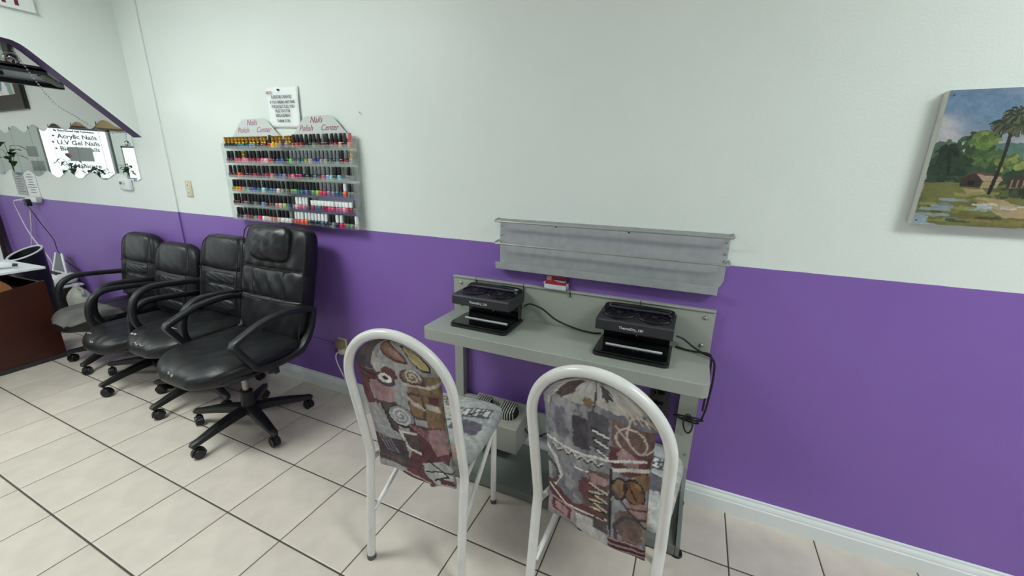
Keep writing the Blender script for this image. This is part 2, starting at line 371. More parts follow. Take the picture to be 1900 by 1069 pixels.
# ================================================================== WALL THINGS ON THE LEFT
M_mirror = mat('silvered_mirror', '#e8efec', .01, 1.0); M_black = mat('black_plastic', '#17181a', .45, bump=.1, bscale=400); M_dark = mat('dark_edge', '#2b2c2c', .5)
mir = thing('wavy_mirror', 'long frameless wall mirror of wavy edged panels', 'mirror', (-5.2, 0, 1.55))
seps = [-3.90, -4.36, -4.765, -5.17, -5.57, -5.97, -6.37, -6.77]
for a, b in zip(seps[1:], seps[:-1]):
    n = 16; top = []; bot = []
    for k in range(n + 1):
        t = k / n; x = a + .003 + (b - a - .006) * t; wv = .030 * math.cos(2 * math.pi * (t - .22)); top.append((x + 5.2, .192 + wv)); bot.append((x + 5.2, -.198 + .028 * math.cos(2 * math.pi * (t - .30))))
    pn = G().prism(bot + top[::-1], -.006, -.001, 'y').obj('mirror_panel', [M_mirror], mir, False)
    G().box(a + 5.2 - .005, a + 5.2 + .001, -.010, -.0065, .19, .215).obj('clip', M_dark, mir, False)
# sign on the partition
sg = thing('hanging_sign', 'white board with maroon lettering on the partition above the arch', 'sign', (-3.77, -.40, 2.305))
M_sign = mat('white_sign_board', '#dfe4e2', .5); M_maroon = mat('maroon_vinyl', '#6b1a2a', .5)
G().box(.002, .022, -.62, 0, 0, .34).obj('board', M_sign, sg, False)
text('lettering', 'H', .105, M_maroon, sg, basis((0, 1, 0), (0, 0, 1), (1, 0, 0), (.0228, -.0975, .053)), off=.003)
# framed picture behind
fp = thing('framed_picture', 'dark framed portrait picture on the wall above the wavy mirror', 'picture', (-5.75, 0, 1.9))
G().prism([(-.62, 0), (.32, 0), (.32, .62), (-.62, .62)], -.02, -.001, 'y').obj('backing', M_dark, fp, False)
fr = G()
for a in ((-.62, .32, 0, .12), (-.62, .32, .55, .62), (-.62, -.54, .12, .55), (.21, .32, .12, .55)): fr.box(a[0], a[1], -.035, -.0205, a[2], a[3], .004)
fr.obj('frame', mat('dark_carved_frame', '#241d1b', .4, bump=.4, bscale=60), fp, False)
cv = Canvas(90, 90, 1.0, '#8fa6ac', 3); cv.rect(0, 0, 1, .3, '#6f8d99'); cv.poly([(.3, .2), (.6, .25), (.8, 1), (.2, 1)], '#e6e6de'); cv.ell(.48, .3, .12, .14, '#b28f78'); cv.poly([(.5, .4), (.7, .5), (.62, .9), (.5, .9)], '#5f7f92'); cv.poly([(.85, .2), (1, .2), (1, 1), (.9, 1)], '#c3c2ac')
def printed(name, cvs, nx, nz, fn, m, parent):
    V = []; F = []; uu = []; vv = []
    for j in range(nz + 1):
        for i in range(nx + 1): u = i / nx; v = j / nz; V.append(fn(u, v)); uu.append(u); vv.append(v)
    for j in range(nz):
        for i in range(nx): a = j * (nx + 1) + i; F.append((a, a + nx + 1, a + nx + 2, a + 1))
    return mk(name, V, F, m, parent, False, cols=cvs.at(uu, vv))
M_print = mat('printed_picture', '#ffffff', .35, attr='Col')
printed('print', cv, 60, 60, lambda u, v: (-.54 + .75 * u, -.0215, .55 - .43 * v), M_print, fp)
# black fixture hung behind the arch
hs = thing('hanging_fixture', 'black edged grey panel fixed behind the arch near the chain', 'fixture', (-3.925, -.5, 2.0))
G().prism([(0, .14), (-.42, .34), (-.53, .38), (-.53, -.9), (0, -.9)], .008, .022, 'z').obj('panel', mat('grey_metal_panel', '#7d8285', .35, .6), hs, False)
G().box(-.025, 0, -.9, .14, -.012, .035).obj('near_edge', M_black, hs, False); G().box(-.57, -.53, -.9, .40, -.02, .035).obj('far_edge', M_black, hs, False)
G().prism([(-.02, .12), (-.09, .12), (-.53, .36), (-.53, .40)], -.012, .007, 'z').obj('end_edge', M_black, hs, False)
G().box(-.30, -.24, -.05, .02, -.015, .0075, .004).obj('bracket', M_black, hs, False)
# bead garland and ornaments
M_bead = mat('silver_bead', '#b9bdc0', .25, .9)
gp = crom([(-3.90, -.50, 2.115), (-3.90, -.47, 2.04), (-3.90, -.442, 1.971), (-3.90, -.377, 1.825), (-3.90, -.289, 1.754), (-3.90, -.207, 1.688), (-3.90, -.123, 1.663), (-3.90, -.06, 1.672), (-3.90, -.034, 1.683), (-3.90, -.036, 1.655), (-3.90, -.040, 1.62)], 24)
gar = thing('bead_garland', 'silver bead chain draped under the arch in front of the mirror', 'garland', (-3.9, -.5, 2.115)); G().tube([p - Vector((-3.9, -.5, 2.115)) for p in gp], .0007, 5).obj('string', M_bead, gar)
bm = bmesh.new(); bmesh.ops.create_icosphere(bm, subdivisions=1, radius=.0052); beadme = bpy.data.meshes.new('bead'); bm.to_mesh(beadme); bm.free(); beadme.materials.append(M_bead)
beadme.polygons.foreach_set('use_smooth', [True] * len(beadme.polygons))
acc = 0; last = gp[0]
for p in gp[1:]:
    acc += (p - last).length; last = p
    if acc >= .0135:
        acc = 0; o = link('bead', beadme, gar); o.location = p - Vector((-3.9, -.5, 2.115))
def ornament(name, label, loc, r, m, capm):
    t = thing(name, label, 'ornament', loc)
    G().lathe([(r * math.sin(math.pi * k / 14) + 1e-4, -r * math.cos(math.pi * k / 14)) for k in range(15)], 20).obj('ball', m, t); G().lathe([(r * .3, r * .93), (r * .3, r * 1.12), (r * .1, r * 1.2)], 12).obj('cap', capm, t)
    return t
ornament('mirror_ball', 'small faceted silver ball hanging at the end of the chain', (-3.90, -.040, 1.594), .021, mat('faceted_silver', '#c9d2d2', .12, 1.0, bump=1.0, bscale=120), M_bead)
ob = ornament('glass_globe', 'clear brownish glass globe hanging beneath the arch', (-3.93, -.502, 2.058), .036, clear('smoky_glass', '#b3a696', .15, .03, .6), M_black)
G().cyl((0, 0, .038), (0, .0, .085), .002).obj('hanger', M_black, ob)
# thermostat, outlets, notices
M_wpl = mat('white_plastic', '#e3e6e4', .4); M_beige = mat('beige_plastic', '#cfc6a8', .45); M_grey = mat('grey_print', '#6d7276', .7)
th = thing('thermostat', 'small white wall thermostat below the end of the wavy mirror', 'thermostat', (-4.12, 0, 1.255))
G().box(-.075, .075, -.028, -.001, 0, .085, .008).obj('housing', M_wpl, th); G().box(-.055, -.022, -.0295, -.0282, .04, .062).obj('display', mat('lcd_dark', '#3c4340', .3), th, False)
for dx, dz in ((0, .05), (.018, .05), (.009, .063), (.009, .037)): G().box(dx - .004, dx + .004, -.0305, -.0282, dz - .003, dz + .003).obj('button', M_grey, th, False)
sw = thing('wall_switch', 'beige double wall switch plate on the white wall near the polish rack', 'switch', (-3.307, 0, 1.288))
G().box(-.035, .035, -.006, -.0005, -.057, .057, .003).obj('cover_plate', M_beige, sw)
for z in (-.026, .026):
    G().box(-.017, .017, -.0085, -.006, z - .02, z + .02, .001).obj('rocker', mat('beige_rocker', '#d8d0b6', .4), sw, False)
    G().box(-.004, .004, -.009, -.0086, z - .006, z + .004).obj('slot', M_dark, sw, False)
# notices and power adapter left of the mirror
for lab, x0, x1, mm in (('grey typed notice taped below the mirror, left of the white notice', -6.235, -6.00, M_sheet), ('white typed notice taped below the mirror, above the power adapter', -5.99, -5.735, M_wpl)):
    t = thing('paper_notice', lab, 'notice', (x0, 0, 1.135))
    G().box(0, x1 - x0, -.003, -.001, 0, .225).obj('sheet', mm, t, False)
    for k in range(8):
        z = .20 - k * .024; w = (x1 - x0) * (.35 + .5 * rng.random()); G().box((x1 - x0 - w) / 2, (x1 - x0 + w) / 2, -.0036, -.0031, z, z + .007).obj('printed_line', M_grey, t, False)
ad = thing('power_adapter', 'white multi outlet power adapter on the wall with plugs', 'adapter', (-5.82, 0, 1.08))
G().box(-.14, .10, -.05, -.001, 0, .055, .012).obj('housing', M_wpl, ad); G().box(-.075, -.01, -.085, -.045, -.035, .03, .008).obj('plug', M_black, ad)
G().cyl((-.12, -.05, .02), (-.12, -.085, .02), .012).obj('plug', M_wpl, ad)
M_wcord = mat('white_cord', '#d7d3dc', .5); M_bcord = mat('black_cord', '#121214', .5)
def cord(pts, r, m, parent, n=8, name='cord'):
    """cable as a part of its thing; points in world space"""
    o = Vector(parent.location); iv = RZ(-parent.rotation_euler[2]); P = [iv @ (p - o) for p in crom(pts, n)]
    return G().tube(P, r, 8).obj(name, m, parent)
cord([(-5.94, -.086, 1.10), (-6.08, -.09, 1.08), (-6.17, -.06, .98), (-6.12, -.05, .80), (-5.98, -.05, .66), (-5.86, -.03, .5), (-5.83, -.03, .3)], .006, M_wcord, ad)
cord([(-5.94, -.03, 1.078), (-6.06, -.03, .85), (-6.16, -.03, .70), (-6.23, -.03, .58), (-6.24, -.03, .45)], .006, M_wcord, ad)
cord([(-5.86, -.07, 1.043), (-5.76, -.05, .88), (-5.66, -.03, .74), (-5.64, -.03, .63), (-5.56, -.03, .55), (-5.44, -.025, .50), (-5.32, -.02, .46), (-5.27, -.02, .40)], .0035, M_bcord, ad)

# ================================================================== OFFICE CHAIRS
M_lea = mat('black_leather', '#101113', .42, bump=.35, bscale=90, var=.25, vscale=5, spec=.4)
M_lea2 = mat('black_leather_panel', '#121316', .38, bump=.3, bscale=70, spec=.5)
M_pipe = mat('black_piping', '#0b0b0c', .5)
M_chrome = mat('brushed_gas_lift', '#a3a098', .35, .8, var=.3, vscale=40)
M_worn = mat('worn_grey_cloth', '#5c5b57', .8, var=.3, vscale=8, bump=.3, bscale=120)
M_tear = mat('torn_vinyl_lining', '#96999a', .8)
M_wheel = mat('caster_black', '#0e0e10', .35)
def wr(u, v, k=0):
    return .0035 * math.sin(9 * u + 5 * v + k) * math.sin(4 * v - 3 * u + 1.3 * k) + .0022 * math.sin(17 * u - 8 * v + 2 * k) * math.cos(6 * v + 2 * k)
def star(t, ang, r=.315):
    for k in range(5):
        a = ang + k * 2 * math.pi / 5; M = RZ(a)
        path = [(.03, 0, .115), (.10, 0, .112), (.2, 0, .100), (r - .035, 0, .086), (r, 0, .082), (r + .012, 0, .076)]
        prof = [(-.016, -.020), (.016, -.022), (.020, -.012), (.020, .012), (.016, .022), (-.016, .020)]
        G().sweep(path, [(u, v) for u, v in prof], side=(0, 0, 1), scale=[1.25, 1.2, 1.0, .8, .75, .5]).obj('base_leg', M_black, t, xf=M)
        c = M @ Vector((r - .005, 0, 0)); sw = a + rng.uniform(-1.2, 1.2); C = TR(c) @ RZ(sw)
        g = G(); 
        for s in (-1, 1): g.lathe([(.010, s * .005 - .009), (.024, s * .005 - .008 + s * .004), (.027, s * .014 - .004), (.027, s * .014 + .004), (.024, s * .014 + .008), (.010, s * .014 + .009)], 18, (-.012, 0, .027), 'y')
        g.lathe([(.006, .045), (.006, .075)], 8)
        hood = [(.031 * math.cos(q), .031 * math.sin(q)) for q in [math.radians(-10 + 20 * i) for i in range(11)]]
        g.sweep([(-.012 + x, 0, .027 + z) for x, z in hood], [(-.012, -.002), (.012, -.002), (.012, .003), (-.012, .003)], side=(0, 1, 0))
        g.obj('caster', M_wheel, t, xf=C)
def up(V): return [(x, z, -y) for x, y, z in V]
def office_chair(kind, zs, label, loc, rz, ang, worn=False, tears=()):
    t = thing('office_chair', label, 'chair', loc, rz, 'black office chairs in a row along the purple wall')
    star(t, ang)
    G().lathe([(.050, .095), (.048, .11), (.036, .135), (.031, .20), (.034, .21), (.033, .225), (.024, .232)], 18).obj('column', M_black, t)
    G().lathe([(.015, .20), (.015, zs - .08)], 14).obj('gas_lift', M_chrome, t)
    G().box(-.10, .10, -.14, .14, zs - .12, zs - .085, .01).obj('seat_mechanism', M_black, t)
    ll = G().tube(crom([(.08, .02, zs - .11), (.14, .03, zs - .125), (.20, .04, zs - .12)], 5), .006, 8); ll.box(.19, .245, .025, .055, zs - .130, zs - .110, .006); ll.obj('height_lever', M_black, t)
    Wd, D, rs, nb = (.52, .56, .012, 2.9) if kind == 'A' else (.56, .60, .03, 3.2)
    def dp(u, v): return -.012 * (1 - min(1, (u * u + (v - .2) ** 2))) + wr(u, v, zs * 9)
    def sh(x, y, z, u, v):
        d = .045 * max(0, (-v - .45) / .55) ** 2; return (x, y + d, z)
    V, F = pad(Wd, D, .11, 34, 34, 6.0, 3.2, dp, sh, nbot=nb)
    V = [(x, z - .025, -y + zs - .05 + rs) for x, y, z in V]
    mk('seat', V, F, M_lea, t)
    V, F = pad(Wd * .95, D * .95, .05, 20, 20, 6.0, 4, None, None, nbot=nb); mk('seat_shell', [(x, z - .02, -y * 1.0 + zs - .095 + rs) for x, y, z in V], F, M_black, t)
    if worn:
        P = []; n = 26
        V = []; F = []
        for j in range(15):
            for i in range(n + 1):
                u = -1 + 2 * i / n; v = -1 + 1.0 * j / 14; lim = .04 + .25 * (u + 1) / 2
                wv = max(.02, 1 - abs(min(v * .985, 0)) ** nb) ** (1 / nb); z = D / 2 * v * .985; x = Wd / 2 * .965 * u * wv
                e = lambda q: max(0, 1 - abs(q) ** 3.2) ** (1 / 3.2)
                zz = rs + zs - .05 + (.055 + dp(u * .965, v * .985)) * e(u * .965) * e(v * .985) - .045 * max(0, (-v * .985 - .45) / .55) ** 2
                V.append((x, z - .025, zz + .004))
        for j in range(14):
            for i in range(n): F.append((j * (n + 1) + i, j * (n + 1) + i + 1, (j + 1) * (n + 1) + i + 1, (j + 1) * (n + 1) + i))
        mk('worn_cover', V, F, M_worn, t)['label'] = 'worn grey cloth over the seat front'
    for (u0, u1, v, wdt) in tears:
        pts = []
        for k in range(9):
            u = u0 + (u1 - u0) * k / 8; vv = v + .012 * math.sin(k * 1.7)
            ang2 = u; wv = max(.02, 1 - abs(vv) ** nb) ** (1 / nb); e = lambda q: max(0, 1 - abs(q) ** 3.2) ** (1 / 3.2)
            pts.append((Wd / 2 * u * wv, D / 2 * vv - .025, rs + .002 + zs - .05 + (.055 + dp(u, vv)) * e(u) * e(vv) - .045 * max(0, (-vv - .45) / .55) ** 2))
        G().sweep(crom(pts, 3), [(-wdt, -.001), (wdt, -.001), (wdt * .6, .002), (-wdt * .6, .002)], side=(0, 1, 0)).obj('torn_seam', M_tear, t)
    if kind == 'A':
        H = .53; M = TR((0, .255, zs - .012 + H / 2)) @ RX(-.19)
        V, F = pad(.515, H, .10, 30, 36, 4.2, 3.5, lambda u, v: .012 * math.exp(-((abs(u) - .82) / .16) ** 2) + wr(u, v, 2) * .6 - .012 * (abs(v - .12) < .03), None, nbot=7)
        b = mk('backrest', V, F, M_lea, t, xf=M)
        def bulge(w, h, T, dx, dz, dy, nm, m2=M_lea2, k=0, no=4.5):
            V, F = pad(w, h, T, 18, 16, no, 3.0, lambda u, v: wr(u * 1.5, v, k) * .9); mk(nm, V, F, m2, b, xf=M @ TR((dx, dy, dz)))
        bulge(.36, .225, .06, 0, .145, -.032, 'head_panel', k=1); bulge(.30, .075, .035, 0, -.015, -.042, 'lumbar_panel', k=2); bulge(.30, .085, .035, 0, -.10, -.042, 'lumbar_panel', k=4); bulge(.29, .075, .03, 0, -.19, -.040, 'lumbar_panel', k=5)
        for s in (-1, 1):
            G().tube([M @ Vector(p) for p in crom([(s * .17, -.054, -.24), (s * .18, -.059, -.05), (s * .188, -.059, .1), (s * .182, -.053, .2), (s * .15, -.03, .252)], 6)], .0028, 6).obj('piping', M_pipe, b)
            G().tube([M @ Vector(p) for p in crom([(s * .25, -.016, .035), (s * .222, -.05, .035), (s * .182, -.061, .028)], 5)], .0028, 6).obj('piping', M_pipe, b)
        G().sweep(crom([(0, .05, zs - .10), (0, .20, zs - .10), (0, .275, zs - .04), (0, .285, zs + .1), (0, .30, zs + .3)], 6), [(-.035, -.004), (.035, -.004), (.035, .004), (-.035, .004)], side=(1, 0, 0)).obj('back_bracket', M_black, t)
        for s in (-1, 1):
            path = crom([(s * .250, .235, zs + .192), (s * .259, .15, zs + .200), (s * .259, 0, zs + .214), (s * .259, -.085, zs + .210), (s * .259, -.145, zs + .172), (s * .259, -.176, zs + .11), (s * .259, -.182, zs + .03), (s * .258, -.15, zs - .04), (s * .255, -.09, zs - .085), (s * .22, -.02, zs - .098), (s * .12, 0, zs - .1)], 6)
            G().sweep(path, rrect(.046, .034, .010, 2), side=(1, 0, 0)).obj('armrest', M_black, t)
    else:
        H = .64; M = TR((0, .290, zs - .015 + H / 2)) @ RX(-.225)
        def d2(u, v):
            g = -.010 * math.exp(-((v - .22) / .03) ** 2) - .010 * math.exp(-((v + .30) / .03) ** 2)
            mid = math.exp(-((v + .03) / .24) ** 2)
            return g + mid * (.009 * math.sin(15 * u + 5 * v + 2 * math.sin(4 * v)) * max(0, 1 - abs(u) ** 6) + .008) + wr(u, v, 7) * 1.3 + .006 * math.exp(-((v + .6) / .25) ** 2)
        V, F = pad(.53, H, .12, 44, 60, 9, 5, d2, None)
        b = mk('backrest', V, F, M_lea, t, xf=M)
        V, F = pad(.33, .215, .11, 24, 20, 4.5, 2.6, lambda u, v: wr(u, v, 3)); mk('headrest', V, F, M_lea2, b, xf=M @ TR((-.01, -.055, .215)) @ RX(.05))
        for s in (-1, 1): G().tube([M @ Vector(p) for p in crom([(s * .258, -.045, -.30), (s * .262, -.05, 0), (s * .260, -.05, .24), (s * .235, -.045, .298), (s * .15, -.04, .314)], 6)], .0032, 6).obj('piping', M_pipe, b)
        for zz in (.075, -.105): G().tube([M @ Vector(p) for p in crom([(-.255, -.052, zz), (-.12, -.066, zz - .006), (.12, -.066, zz - .006), (.255, -.052, zz)], 6)], .003, 6).obj('piping', M_pipe, b)
        for s in (-1, 1): G().tube([M @ Vector(p) for p in crom([(s * .12, -.064, .07), (s * .125, -.07, -.02), (s * .12, -.066, -.10)], 6)], .0025, 6).obj('piping', M_pipe, b)
        for s in (-1, 1):
            path = crom([(s * .276, .275, zs + .178), (s * .277, .20, zs + .195), (s * .278, .107, zs + .205), (s * .278, -.03, zs + .188), (s * .278, -.172, zs + .132)], 6) + crom([(s * .278, -.18, zs + .118), (s * .278, -.14, zs + .05), (s * .277, -.108, zs + .0), (s * .276, -.08, zs - .035), (s * .276, .03, zs - .052), (s * .276, .15, zs - .035), (s * .276, .21, zs + .01), (s * .276, .25, zs + .08), (s * .276, .272, zs + .15)], 5)
            G().sweep(path, rrect(.046, .032, .010, 2), side=(1, 0, 0), closed=True).obj('armrest', M_black, t)
            G().box(min(s * .10, s * .28), max(s * .10, s * .28), -.03, .03, zs - .095, zs - .065, .005).obj('arm_bracket', M_black, t)
    return t
office_chair('A', .42, 'black office chair with worn grey seat front, farthest from the polish racks', (-3.95, -.35, 0), 0.0, math.radians(-62), worn=True)
office_chair('A', .40, 'lowest black office chair, second from the wooden desk', (-3.375, -.40, 0), 0.0, math.radians(-82), tears=((-.75, -.45, -.80, .004), (-.2, .1, -.93, .003)))
office_chair('A', .50, 'black office chair with torn white seat edge beside the high-back chair', (-2.79, -.40, 0), 0.0, math.radians(-82), tears=((-.85, -.5, -.78, .006), (-.4, .3, -.93, .003), (-.2, .25, -.35, .002)))
office_chair('B', .50, 'high-back black leather office chair with padded headrest, nearest the white chairs', (-2.20, -.50, 0), 0.0, math.radians(-85), tears=((-.30, -.24, -.955, .003), (-.16, .0, -.965, .0025)))

# ================================================================== WHITE TUBE CHAIRS WITH PRINTED UPHOLSTERY
M_wtube = mat('white_enamel_tube', '#dcdcd6', .3, var=.05, vscale=12, coat=.2)
M_fab = mat('printed_upholstery', '#ffffff', .85, attr='Col', bump=.25, bscale=500, spec=.2)
M_cap = mat('grey_rubber_tip', '#5c5a54', .7)
GR, LG, CR, DK, MA, PK, OC, BR, DP, TN = '#7d7c82', '#a3a3a2', '#bdb9ae', '#3a3438', '#6e4045', '#ad8583', '#8d6d49', '#5c4f4d', '#514a52', '#a08b78'
def fabric_a():
    c = Canvas(300, 150, 2.0, LG, 21); c.put((fbm((300, 150), 5, 5) > .05).astype(float), '#8d8c90', .2, .7); c.put((fbm((300, 150), 9, 15) > .12).astype(float), CR, .1, .8)
    c.rect(0, 0, .22, .30, BR); c.poly([(.0, .18), (.22, .30), (.24, .42), (0, .36)], DP); c.poly([(0, .36), (.30, .44), (.30, .56), (.10, .62), (.0, .55)], MA); c.line([(.04, .42), (.26, .5)], .012, DK); c.line([(.05, .5), (.2, .58)], .01, DK)
    c.poly([(.14, .55), (.36, .53), (.44, .62), (.40, .82), (.16, .86)], PK, var=.35); c.poly([(0, .55), (.12, .62), (.14, .9), (.04, .95), (0, .8)], MA)
    c.ell(.50, .12, .23, .10, MA, .5, .3); c.ell(.50, .12, .19, .07, OC, .5, .3, var=.3); c.ell(.56, .15, .13, .04, PK, .5, .6, op=.7)
    c.ell(.86, .17, .10, .15, DK, -.3, .3); c.ell(.86, .17, .08, .13, '#b8a368', -.3, .5, var=.3)
    c.poly([(.62, .40), (1, .34), (1, .80), (.75, .90), (.62, .75)], '#8c7350', var=.4); c.ell(.70, .42, .15, .11, BR, 0, .4); c.ell(.70, .41, .12, .08, OC, 0, .4, var=.3); c.spiral(.70, .41, .10, 2, .012, CR)
    c.line([(.6, .52), (.9, .50), (1, .44)], .02, CR); c.line([(.66, .50), (.84, .48)], .014, MA)
    c.ell(.42, .42, .10, .09, MA, 0, .9); c.ell(.36, .52, .12, .10, DP, 0, .4); c.ell(.36, .50, .085, .065, '#e2dfd6', 0, .3); c.ell(.36, .50, .038, .028, DK, 0, .3)
    c.rect(.60, .62, .80, .98, BR, var=.4); c.rect(.62, .66, .76, .95, OC, var=.4)
    for k in range(4): c.line([(.55 + .05 * k, .66 + .03 * k), (.68 + .05 * k, .80 + .02 * k)], .008, CR)
    c.rect(.80, .60, 1, 1.1, OC, var=.35); c.rect(.86, .62, .98, .72, MA); c.rect(.82, .74, .97, .82, CR)
    c.poly([(.12, .86), (.42, .82), (.46, .95), (.36, 1.0), (.40, 1.28), (.30, 1.30), (.24, 1.0)], BR); c.line([(.22, .9), (.30, 1.26), (.5, 1.36)], .014, DK)
    c.poly([(0, .95), (.2, .9), (.28, 1.3), (.2, 1.45), (.05, 1.4)], LG, var=.3)
    c.ell(.46, 1.02, .18, .16, DK, 0, .3); c.ell(.46, 1.01, .16, .14, '#8f9096', 0, .3, var=.2); c.spiral(.45, 1.01, .14, 2.5, .014, '#c9c9c9')
    c.poly([(.55, 1.1), (.95, 1.05), (1, 1.45), (.9, 1.95), (.4, 1.9), (.5, 1.5)], MA, var=.35)
    for k in range(6): c.line([(.55 + .06 * k, 1.12), (.85 + .03 * k, 1.36)], .008, PK, op=.8)
    c.rect(.40, 1.26, .62, 1.52, BR); c.line([(.40, 1.26), (.46, 1.50), (.62, 1.54)], .022, '#d3cfc4'); c.line([(.40, 1.26), (.6, 1.24)], .016, '#d3cfc4')
    c.poly([(.80, 1.1), (1, 1.05), (1, 1.40), (.84, 1.5), (.76, 1.3)], PK, var=.3)
    c.rect(.02, 1.42, .44, 1.86, BR, var=.25); c.rect(.08, 1.48, .40, 1.70, DP)
    for k in range(4): c.line([(.06 + .05 * k, 1.40), (.16 + .05 * k, 1.66)], .009, '#8f8790')
    c.poly([(.62, 1.70), (.9, 1.56), (1, 1.62), (1, 2), (.64, 2)], '#b2b1ad', var=.2); c.line([(.70, 1.62), (.94, 1.80), (.76, 1.9)], .012, DK); c.line([(.66, 1.8), (1, 1.72)], .01, DK); c.rect(.82, 1.86, 1, 1.95, MA)
    c.poly([(.40, 1.86), (.6, 1.8), (.8, 2), (.3, 2)], MA); c.line([(.3, 1.9), (.7, 1.97)], .01, CR); return c.finish()
def fabric_b():
    c = Canvas(300, 180, 1.7, '#8a8a90', 41); n = fbm((300, 180), 6, 8); c.put((n > .08).astype(float), '#74737b', .25, .8); c.put((fbm((300, 180), 12, 33) > .14).astype(float), LG, .1, .7)
    c.poly([(0, 0), (1, 0), (1, .16), (.7, .24), (.5, .20), (.3, .26), (.1, .20), (0, .22)], '#b9b6ad', var=.12); c.poly([(.08, .02), (.24, .02), (.27, .14), (.18, .24), (.10, .20)], BR, j=1); c.rect(0, .08, .07, .34, LG); c.line([(.05, .04), (.1, .18), (.06, .34)], .008, CR)
    c.ell(.44, .20, .05, .05, OC, 0, 1.2); c.line([(.52, 0), (.50, .2), (.46, .34)], .010, BR); c.ell(.66, .08, .07, .07, DP, 0, 1.5)
    c.poly([(.28, .38), (.45, .36), (.46, .70), (.30, .70)], DP, j=.8); c.rect(.44, .28, .62, .64, '#5d5a61', var=.3)
    for k in range(3): c.poly([(.46 + .02 * k, .42 + .10 * k), (.64, .46 + .10 * k), (.64, .51 + .10 * k), (.47 + .02 * k, .47 + .10 * k)], DK, j=.2); c.line([(.49 + .02 * k, .45 + .10 * k), (.62, .48 + .10 * k)], .012, '#d7d5cf', j=.1)
    c.poly([(.64, .28), (1, .30), (1, .55), (.66, .56)], '#7d5f58', var=.2); c.ell(.82, .44, .13, .12, '#cfc3b4', 0, .3, ring=.07); c.ell(.90, .36, .12, .16, '#cfc3b4', 0, .3, ring=.06); c.line([(.68, .34), (.96, .60)], .008, '#cfc3b4')
    for k in range(5): c.line([(.76 + .05 * k, .14), (.80 + .05 * k, .26)], .008, '#cdb99f')
    c.poly([(.64, .56), (1, .54), (.98, .74), (.78, .80), (.64, .72)], MA, var=.35); c.ell(.80, .62, .10, .07, PK, .4, .6); c.line([(.68, .78), (.98, .66)], .018, '#d6d1c4')
    c.line([(0, .70), (.2, .755), (.45, .75), (.66, .70), (.95, .58)], .013, '#d9d6cf'); z = [(.08 + .05 * k, .78 + (.05 if k % 2 else 0)) for k in range(11)]; c.line(z, .010, DK); c.line([(a, b - .014) for a, b in z], .009, '#cfccc0')
    c.line([(.0, .80), (.10, .92), (.15, 1.10), (.08, 1.26)], .022, '#cbc8c2'); c.ell(.02, 1.12, .10, .14, BR, 0, .6, ring=.18); c.ell(0, 1.1, .06, .08, LG)
    c.line([(.30, .94), (.46, .93)], .010, '#dedbd4')
    c.poly([(.44, .90), (.64, .86), (.66, 1.45), (.40, 1.42), (.36, 1.20), (.44, 1.0)], '#6b564f', var=.3); c.ell(.42, 1.14, .08, .14, MA, 0, .8); c.rect(.46, .92, .62, 1.02, PK)
    zz = [(.46 + (.16 if k % 2 else 0), 1.04 + .052 * k) for k in range(9)]; c.line(zz, .014, '#cdbd9f', j=.1); c.line([(a, b + .022) for a, b in zz], .008, DK, j=.1)
    c.ell(.74, .96, .07, .12, OC, .2, .4); c.ell(.88, .94, .09, .13, '#8a5f36', -.2, .4); c.ell(.95, .80, .08, .10, '#96724c', .6, .4); c.ell(.74, .96, .07, .12, DK, .2, .4, ring=.12); c.ell(.88, .94, .09, .13, DK, -.2, .4, ring=.10); c.line([(.82, .86), (.9, 1.02)], .008, DK)
    c.poly([(.82, 1.08), (1, 1.02), (1, 1.16), (.84, 1.20)], PK); c.line([(.83, 1.13), (1, 1.09)], .010, MA); c.poly([(.86, 1.2), (1, 1.16), (1, 1.5), (.9, 1.4)], TN)
    c.ell(.84, 1.36, .13, .20, '#7a6259', 0, .8, var=.3); c.line([(.66, .78), (.665, 1.7)], .011, DK, j=.15); c.line([(.67, 1.0), (.84, 1.16), (1, 1.3)], .012, DP); c.line([(.98, 1.2), (.80, 1.26), (.70, 1.42), (.73, 1.56), (.66, 1.66)], .018, DP)
    c.poly([(0, 1.26), (.14, 1.30), (.28, 1.40), (.5, 1.34), (.62, 1.40), (.5, 1.48), (.2, 1.50), (0, 1.40)], MA, var=.4); c.line([(.02, 1.3), (.2, 1.46), (.6, 1.44)], .012, '#d3cdc0')
    for k in range(3): c.poly([(.02 + .03 * k, 1.44 + .025 * k), (.30 - .03 * k, 1.48 + .025 * k), (.28 - .03 * k, 1.68 - .02 * k), (.03 + .03 * k, 1.62 - .02 * k)], (PK, MA, PK)[k], j=.3)
    c.rect(.32, 1.5, .64, 1.7, '#b4b2ac', var=.15); c.rect(.5, 1.44, .64, 1.56, BR)
    c.poly([(.66, 1.56), (1, 1.52), (1, 1.7), (.66, 1.7)], MA, var=.3)
    for k in range(5): c.line([(.66, 1.58 + .03 * k), (1, 1.53 + .03 * k)], .009, (PK, DK)[k % 2])
    return c.finish()
